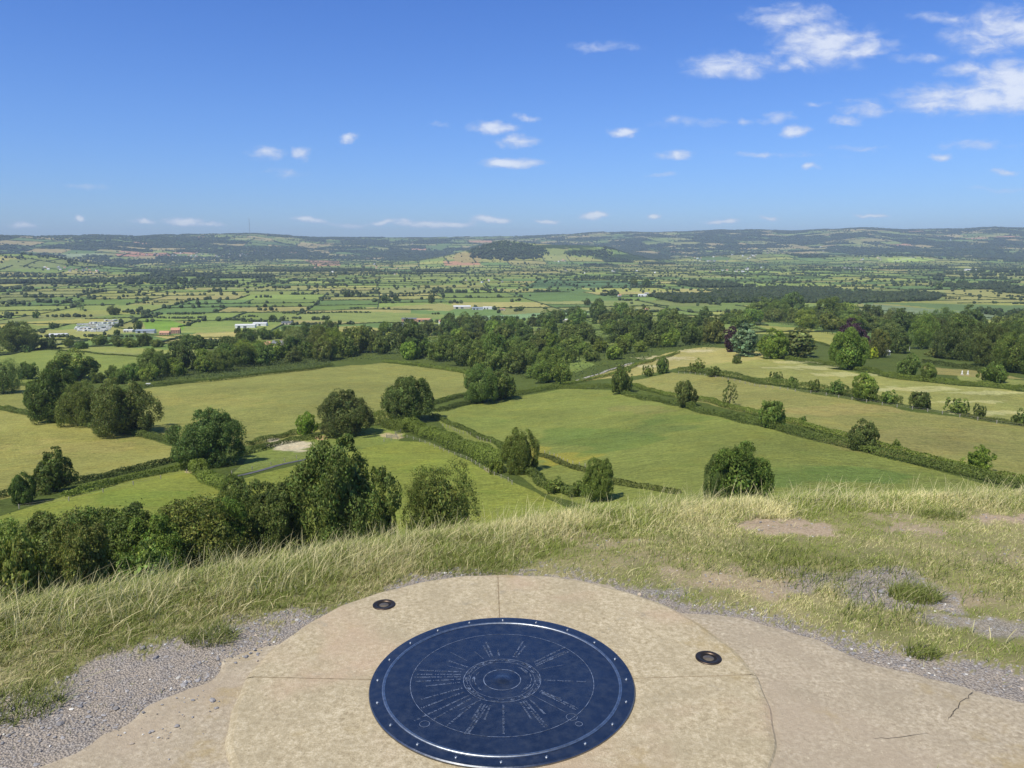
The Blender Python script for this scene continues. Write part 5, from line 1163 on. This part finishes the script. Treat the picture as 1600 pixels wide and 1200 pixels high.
shed(1004, 463, 26, 12, 5, M_WHITE, M_WROOF, -20, 'white shed standing at the left end of the dark plantation')
shed(878, 502, 22, 8, 3, M_CREAM, M_WROOF, -3, 'low pale roof showing between the trees left of the ridge')
shed(640, 502, 30, 12, 5, M_BRICK, M_SLATE, 0, 'slate roofed barn at the left of the farm behind the central wood')
shed(662, 503, 26, 12, 5, M_BRICK, M_TILE, 5, 'red barn in the middle of the farm behind the central wood')
shed(1516, 423, 70, 20, 7, M_WHITE, M_WROOF, 3, 'large white building among the dark trees at the far right')
shed(1010, 460, 14, 9, 4, M_CREAM, M_TIN, 15, 'small pale shed behind the white shed by the plantation')
house(275, 521, 14, 9, 6, 3.5, M_BRICK, M_TILE, 10, 'orange brick farmhouse with clay tiled roof beside the bright green paddock')
house(258, 523, 16, 7, 3.5, 2.5, M_BRICK, M_TILE, -4, 'low red tiled outbuilding attached left of the brick farmhouse')
house(500, 519, 10, 7, 4, 3.5, M_WHITE, M_SLATE, 60, 'white gabled cottage with slate roof beyond the orange roofs')
house(512, 518, 8, 6, 3.5, 3, M_WHITE, M_SLATE, 10, 'smaller white cottage right of the gabled one')
house(690, 506, 10, 7, 4.5, 3, M_WHITE, M_TILE, 20, 'white cottage left of two at the farm behind the central wood')
house(708, 507, 12, 7, 4.5, 3, M_WHITE, M_SLATE, -15, 'white cottage right of two at the farm behind the central wood')
house(626, 509, 9, 6, 4, 3, M_CREAM, M_SLATE, 30, 'cream cottage at the left end of the farm behind the central wood')
house(412, 543, 16, 8, 3.4, 3.6, M_CREAM, M_TILE, 8, 'bungalow with bright orange tiled roof behind the tree belt')
house(435, 541, 13, 8, 3.6, 3.2, M_CREAM, M_SLATE, -8, 'bungalow with dark slate roof beside the bright orange roof')
house(452, 546, 9, 7, 3.4, 3.4, M_BRICK, M_TILE, 80, 'small pink brick gable beside the pinkish grey tree')
house(1010, 487, 7, 6, 5, 3, M_BRICK, M_TILE, 10, 'small orange house beyond the ridge gap field')
house(968, 464, 10, 7, 5, 3, M_WHITE, M_TILE, 20, 'white house left of the sheds by the plantation')
# static caravans
M_CARV = simple('caravan_white', (0.72, 0.72, 0.70), .4, 0, .06, .3); M_CARC = simple('caravan_cream', (0.62, 0.55, 0.47), .5, 0, .06, .3)
def caravan(mat_):
    e = empty('caravan', (0, 0, 0)); m_ = MB(); m_.box((0, 0, 1.65), (10, 4, 2.5), top=.97); m_.build('body', mat_, e)
    m_ = MB(); m_.box((0, 0, 3.0), (10.2, 4.2, .2), top=.9); m_.build('roof', M_WHITE, e)
    
    for q in (-3, -1, 1.2, 3.2): m_ = MB(); m_.box((q, -2.02, 1.8), (1.3, .06, .8)); m_.build('window', M_GLASS, e)
    m_ = MB(); m_.box((0, 0, .25), (7.5, 2.2, .5)); m_.build('chassis', M_SLATE, e); return e
def dup(o, loc, rz):
    c = o.copy(); COL.objects.link(c); c.location = loc; c.rotation_euler = (0, 0, rz)
    for k_ in kids(o): d_ = k_.copy(); COL.objects.link(d_); d_.parent = c
    return c
protoc = [caravan(M_CARV), caravan(M_CARC)]; used = [False, False]; i = 0
for row, xs in ((518, range(124, 172, 8)), (515, range(120, 176, 7)), (512, range(122, 178, 7)), (508.5, range(126, 178, 7)), (505, range(143, 186, 7)), (502, range(165, 190, 8))):
    for x_ in xs:
        k = 1 if rs.rand() < .25 else 0; loc = U(x_+rs.uniform(-2, 2), row+rs.uniform(-.6, .6)); rz = R(rs.choice([8, 80, 20])+rs.uniform(-5, 5))
        if used[k]: e = dup(protoc[k], loc, rz)
        else: e = protoc[k]; e.location = loc; e.rotation_euler = (0, 0, rz); used[k] = True
        tag(e, 'white static caravan in the caravan park' if k == 0 else 'cream static caravan among the white ones in the caravan park', 'caravan', 'white caravans' if k == 0 else 'cream caravans')
# far villages and the town: simple houses, shared meshes
def far_house(wall, roof):
    wl, rf = gable(14, 9, 6, 4); mb = MB(); o_ = wl.build('distant_house', [wall, roof]); r_ = rf.build('roof', roof); r_.parent = o_; COL.objects.unlink(o_); COL.objects.unlink(r_); return o_, r_
FH = [far_house(M_WHITE, M_SLATE), far_house(M_CREAM, M_TILE), far_house(M_WHITE, M_WROOF), far_house(M_CREAM, M_SLATE)]
VIL = [(290,401,75,5,70,'town below the left hills'),(415,396,60,5,36,'right half of the town below the left hills'),(130,424,30,3,14,'village at far left'),(85,420,26,2,8,'sheds and houses at far left'),(265,422,40,1.5,14,'factory row below the town'),
 (1150,423,50,2,16,'village in the right middle distance'),(1100,404,40,5,18,'village on the lower slope of the right hills'),(1180,400,26,5,12,'houses on the right hillside'),(1290,388,20,4,8,'hamlet high on the right hills'),(1370,404,30,3,10,'village by the pale green field'),
 (1480,374,40,4,8,'farms high on the far right hills'),(875,408,12,1.5,6,'houses at the foot of the wooded hill'),(690,384,90,6,14,'hamlets on the central hills'),(1340,420,40,2,8,'houses along the tree line at right'),(760,440,30,4,5,'farms in the middle valley'),(540,420,80,8,6,'scattered farms in the middle valley'),(950,425,60,6,6,'scattered farms below the right hills')]
for (cx_, cy_, sx_, sy_, n, lb) in VIL:
    for _ in range(n):
        px, py = cx_+rs.normal()*sx_*.55, cy_+rs.normal()*sy_*.6
        if px < 2 or px > 1598: continue
        x, y, z = U(px, py); a, b_ = FH[rs.choice([0, 1, 2, 3], p=[.3, .3, .2, .2])]; h_ = a.copy(); COL.objects.link(h_); k = rs.uniform(.8, 1.3)*(1.0 if y > 5000 else .8); h_.scale = (k, k, k); h_.location = (x, y, z); h_.rotation_euler = (0, 0, rs.uniform(0, 3.14))
        r_ = b_.copy(); COL.objects.link(r_); r_.parent = h_
        tag(h_, 'tiny pale house, ' + lb, 'house', lb)
# church tower in the town
x, y, z = U(376, 403); e = empty('church_tower', (x, y, z)); m_ = MB(); m_.box((0, 0, 18), (14, 14, 36)); m_.box((0, 0, 36.6), (15, 15, 1.2)); m_.build('tower', M_CREAM, e)
m_ = MB(); [m_.box((a, b_, 40), (2, 2, 6), top=.2) for a in (-6.2, 6.2) for b_ in (-6.2, 6.2)]; m_.build('pinnacles', M_CREAM, e); tag(e, 'pale square church tower rising from the town below the left hills', 'tower')
# television mast
a = float(az_of_px(398)); best = 11300; x, y = best*math.sin(a), best*math.cos(a); z = float(Hf(x, y)); e = empty('radio_mast', (x, y, z)); m_ = MB()
for q in range(3): A_ = 2*math.pi*q/3; m_.tube([(2.6*math.cos(A_), 2.6*math.sin(A_), 0), (2.6*math.cos(A_), 2.6*math.sin(A_), 270)], .75, 4)
for k in range(27):
    for q in range(3): A_, B2 = 2*math.pi*q/3, 2*math.pi*(q+1)/3; m_.tube([(2.6*math.cos(A_), 2.6*math.sin(A_), k*10), (2.6*math.cos(B2), 2.6*math.sin(B2), k*10+10)], .45, 3)
m_.build('lattice', M_STEEL, e); m_ = MB(); m_.tube([(0,0,270), (0,0,300)], 1.6, 6); m_.build('antenna', M_TIN, e)
m_ = MB(); [m_.tube([(0,0,hh), (150*math.cos(2.1*q), 150*math.sin(2.1*q), 0)], .12, 3) for q in range(3) for hh in (130, 260)]; m_.build('guy_wires', M_STEEL, e); tag(e, 'tall thin television mast standing on the crest of the left hills', 'mast')

# ---- fences, lane, track, garden things
def fence(P, step, h, label, white=False, rails=2, name='fence', r=.07):
    Q = path3(P, step); e = empty(name, Q[0]); o0 = Q[0]; mt = M_WHITE if white else M_WOOD; first = None
    for q in Q[:100]:
        loc = (q[0]-o0[0], q[1]-o0[1], q[2]-o0[2])
        if first is None: m_ = MB(); m_.box((0, 0, h/2-.15), (r*2, r*2, h+.3)); m_.box((0, 0, h+.03), (r*1.6, r*1.6, .06), top=.4); first = m_.build('post', mt, e); first.location = loc
        else: p_ = first.copy(); COL.objects.link(p_); p_.parent = e; p_.location = loc
    for k in range(rails):
        m_ = MB(); m_.tube([(q[0]-o0[0], q[1]-o0[1], q[2]-o0[2]+h*(.45+.45*k)) for q in Q[:100]], .02 if not white else .04, 4); m_.build('rail', mt, e)
    tag(e, label, 'fence'); return e
fence([(30,795),(105,783),(205,758),(292,739)], 9, 1.3, 'post and wire fence along the lower side of the left double hedge', r=.1)
fence([(362,741),(420,727),(482,712)], 6, 1.2, 'pale rail fence beside the dark track below the gravel patch', rails=3, r=.1)
fence([(600,690),(628,684)], 3, 1.5, 'short wooden fence closing the corner by the pen', rails=3, r=.12)
fence([(636,684),(690,702),(760,734),(800,757)], 6, 1.2, 'wire fence along the lower side of the broad thick hedge', r=.1)
fence([(692,666),(730,679),(772,694)], 2.6, 1.3, 'row of pale posts between thin upper hedge and broad hedge', r=.10, rails=0)
fence([(842,707),(870,716),(905,728),(940,742)], 4, 1.2, 'row of pale posts below the big green field near the olive tree', r=.10, rails=0)
fence([(1060,584),(1130,592),(1240,612),(1290,618),(1380,633),(1470,647),(1560,662),(1610,670)], 6, 1.4, 'long post and wire fence between tan field and white flecked meadow', r=.12)
def gatep(px, py, w, rz, label):
    x, y, z = U(px, py); e = empty('gate', (x, y, z), R(rz)); 
    for s_ in (-1, 1): m_ = MB(); m_.box((s_*w/2, 0, .8), (.22, .22, 1.9)); m_.box((s_*w/2, 0, 1.78), (.18, .18, .08), top=.3); m_.build('post', M_WOOD, e)
    m_ = MB(); [m_.box((0, 0, .3+.27*k), (w-.3, .07, .09)) for k in range(5)]; [m_.box((q*w/2*.9, .05, .85), (.09, .06, 1.2)) for q in (-1, 0, 1)]; m_.build('gate_leaf', M_STEEL, e); tag(e, label, 'gate')
gatep(612, 684, 4.5, 15, 'left metal gate of the livestock pen under the three hedges'); gatep(622, 678, 4, 60, 'right metal gate of the livestock pen under the three hedges')
def strip(P, w, z0, name, mt, step=3):
    Q = np.array(path3(P, step)); t_ = np.gradient(Q[:, :2], axis=0); t_ /= np.linalg.norm(t_, axis=1)[:, None]; V = []
    for s_ in (-1, -.5, 0, .5, 1): x = Q[:, 0]-t_[:, 1]*s_*w/2; y = Q[:, 1]+t_[:, 0]*s_*w/2; V.append(np.stack([x, y, Hf(x, y)+z0], 1))
    V = np.stack(V, 1).reshape(-1, 3); F = [(i*5+j, (i+1)*5+j, (i+1)*5+j+1, i*5+j+1) for i in range(len(Q)-1) for j in range(4)]; tag(mk(name, V, np.array(F), mt), kind='structure')
strip([(362,746),(420,732),(484,716)], 2.2, .12, 'track', simple('dark_track', (.10, .10, .11), .9, 0, .2, .5)); strip([(690,693),(735,681)], 2.2, .10, 'track', M_WOOD) if False else None
strip([(900,595),(930,586),(965,574),(988,567)], 3.6, .12, 'lane', simple('pale_lane', (.33, .31, .26), .9, 0, .2, .4))
strip([(1395,408),(1432,402)], 16, .3, 'path', simple('pale_track', (.5, .5, .4), .9, 0, .2, .05), 30)
# white summerhouse, pole and garden seat
x, y, z = U(1383, 555); e = empty('summerhouse', (x, y, z), R(25)); wl, rf = gable(6.0, 4.5, 3.0, 1.6, .3); wl.build('wall', M_WHITE, e); rf.build('roof', M_WROOF, e)
for q in (-1.8, 1.6): m_ = MB(); m_.box((q, -2.29, 1.3), (1.5, .1, 2.3)); m_.build('doorway', M_GLASS, e)
tag(e, 'small white summerhouse with dark doorways in the garden on the ridge', 'summerhouse')
x, y, z = U(1421, 548); e = empty('flagpole', (x, y, z)); m_ = MB(); m_.tube([(0,0,0), (0,0,9)], [.16, .1], 8); m_.build('pole', M_WHITE, e); m_ = MB(); m_.box((.35, 0, 6.0), (.7, .1, 1.6)); m_.lathe([(.18, 9), (.1, 9.2), (.001, 9.25)], 8); m_.build('finial', M_WHITE, e); tag(e, 'slim white pole standing among the garden trees', 'pole')
for px, lb in ((1503, 'left pale garden statue on the lawn behind the garden hedge'), (1512, 'right pale garden statue on the lawn behind the garden hedge')):
    x, y, z = U(px, 586); e = empty('garden_statue', (x, y, z)); m_ = MB(); m_.box((0,0,.3), (1.2,1.2,.6)); m_.build('plinth', M_CREAM, e); m_ = MB(); m_.lathe([(.45,.6), (.5,1.0), (.3,1.5), (.42,2.0), (.2,2.3), (.26,2.6), (.02,2.85)], 10); m_.build('figure', M_WHITE, e); tag(e, lb, 'statue')
# pale vehicle by the belt hedge
x, y, z = U(233, 603); e = empty('parked_van', (x, y, z), R(8)); m_ = MB(); m_.box((-.4, 0, 1.2), (3.4, 1.8, 1.5), top=.93); m_.box((1.7, 0, .85), (1.1, 1.75, .9), top=.9); m_.build('body', M_WHITE, e)
for a in (-1.4, 1.6):
    for b_ in (-.85, .85): m_ = MB(); m_.tube([(a, b_-.1, .35), (a, b_+.1, .35)], .35, 12); m_.build('wheel', M_SLATE, e)
m_ = MB(); m_.box((1.0, 0, 1.55), (.5, 1.6, .5), top=.8); m_.build('windscreen', M_GLASS, e); tag(e, 'small white van parked where the olive pasture meets the tree belt', 'van')

# ================================================================== haze
hz = MB(); zmin = float(Z.min()) - 1.0; zmax = 420.0; hz.box((0, 0, (zmin+zmax)/2), (43600, 43600, zmax-zmin)); M_HAZE = bpy.data.materials.new('haze'); M_HAZE.use_nodes = True; t = NT(M_HAZE.node_tree)
out = t.n('ShaderNodeOutputMaterial'); pv = t.n('ShaderNodeVolumePrincipled', ins={'Color': (0.64, 0.81, 1.0, 1), 'Density': 5.0e-5, 'Anisotropy': 0.0}); t.l(pv.outputs[0], out.inputs['Volume'])
tag(hz.build('haze', M_HAZE), kind='stuff')
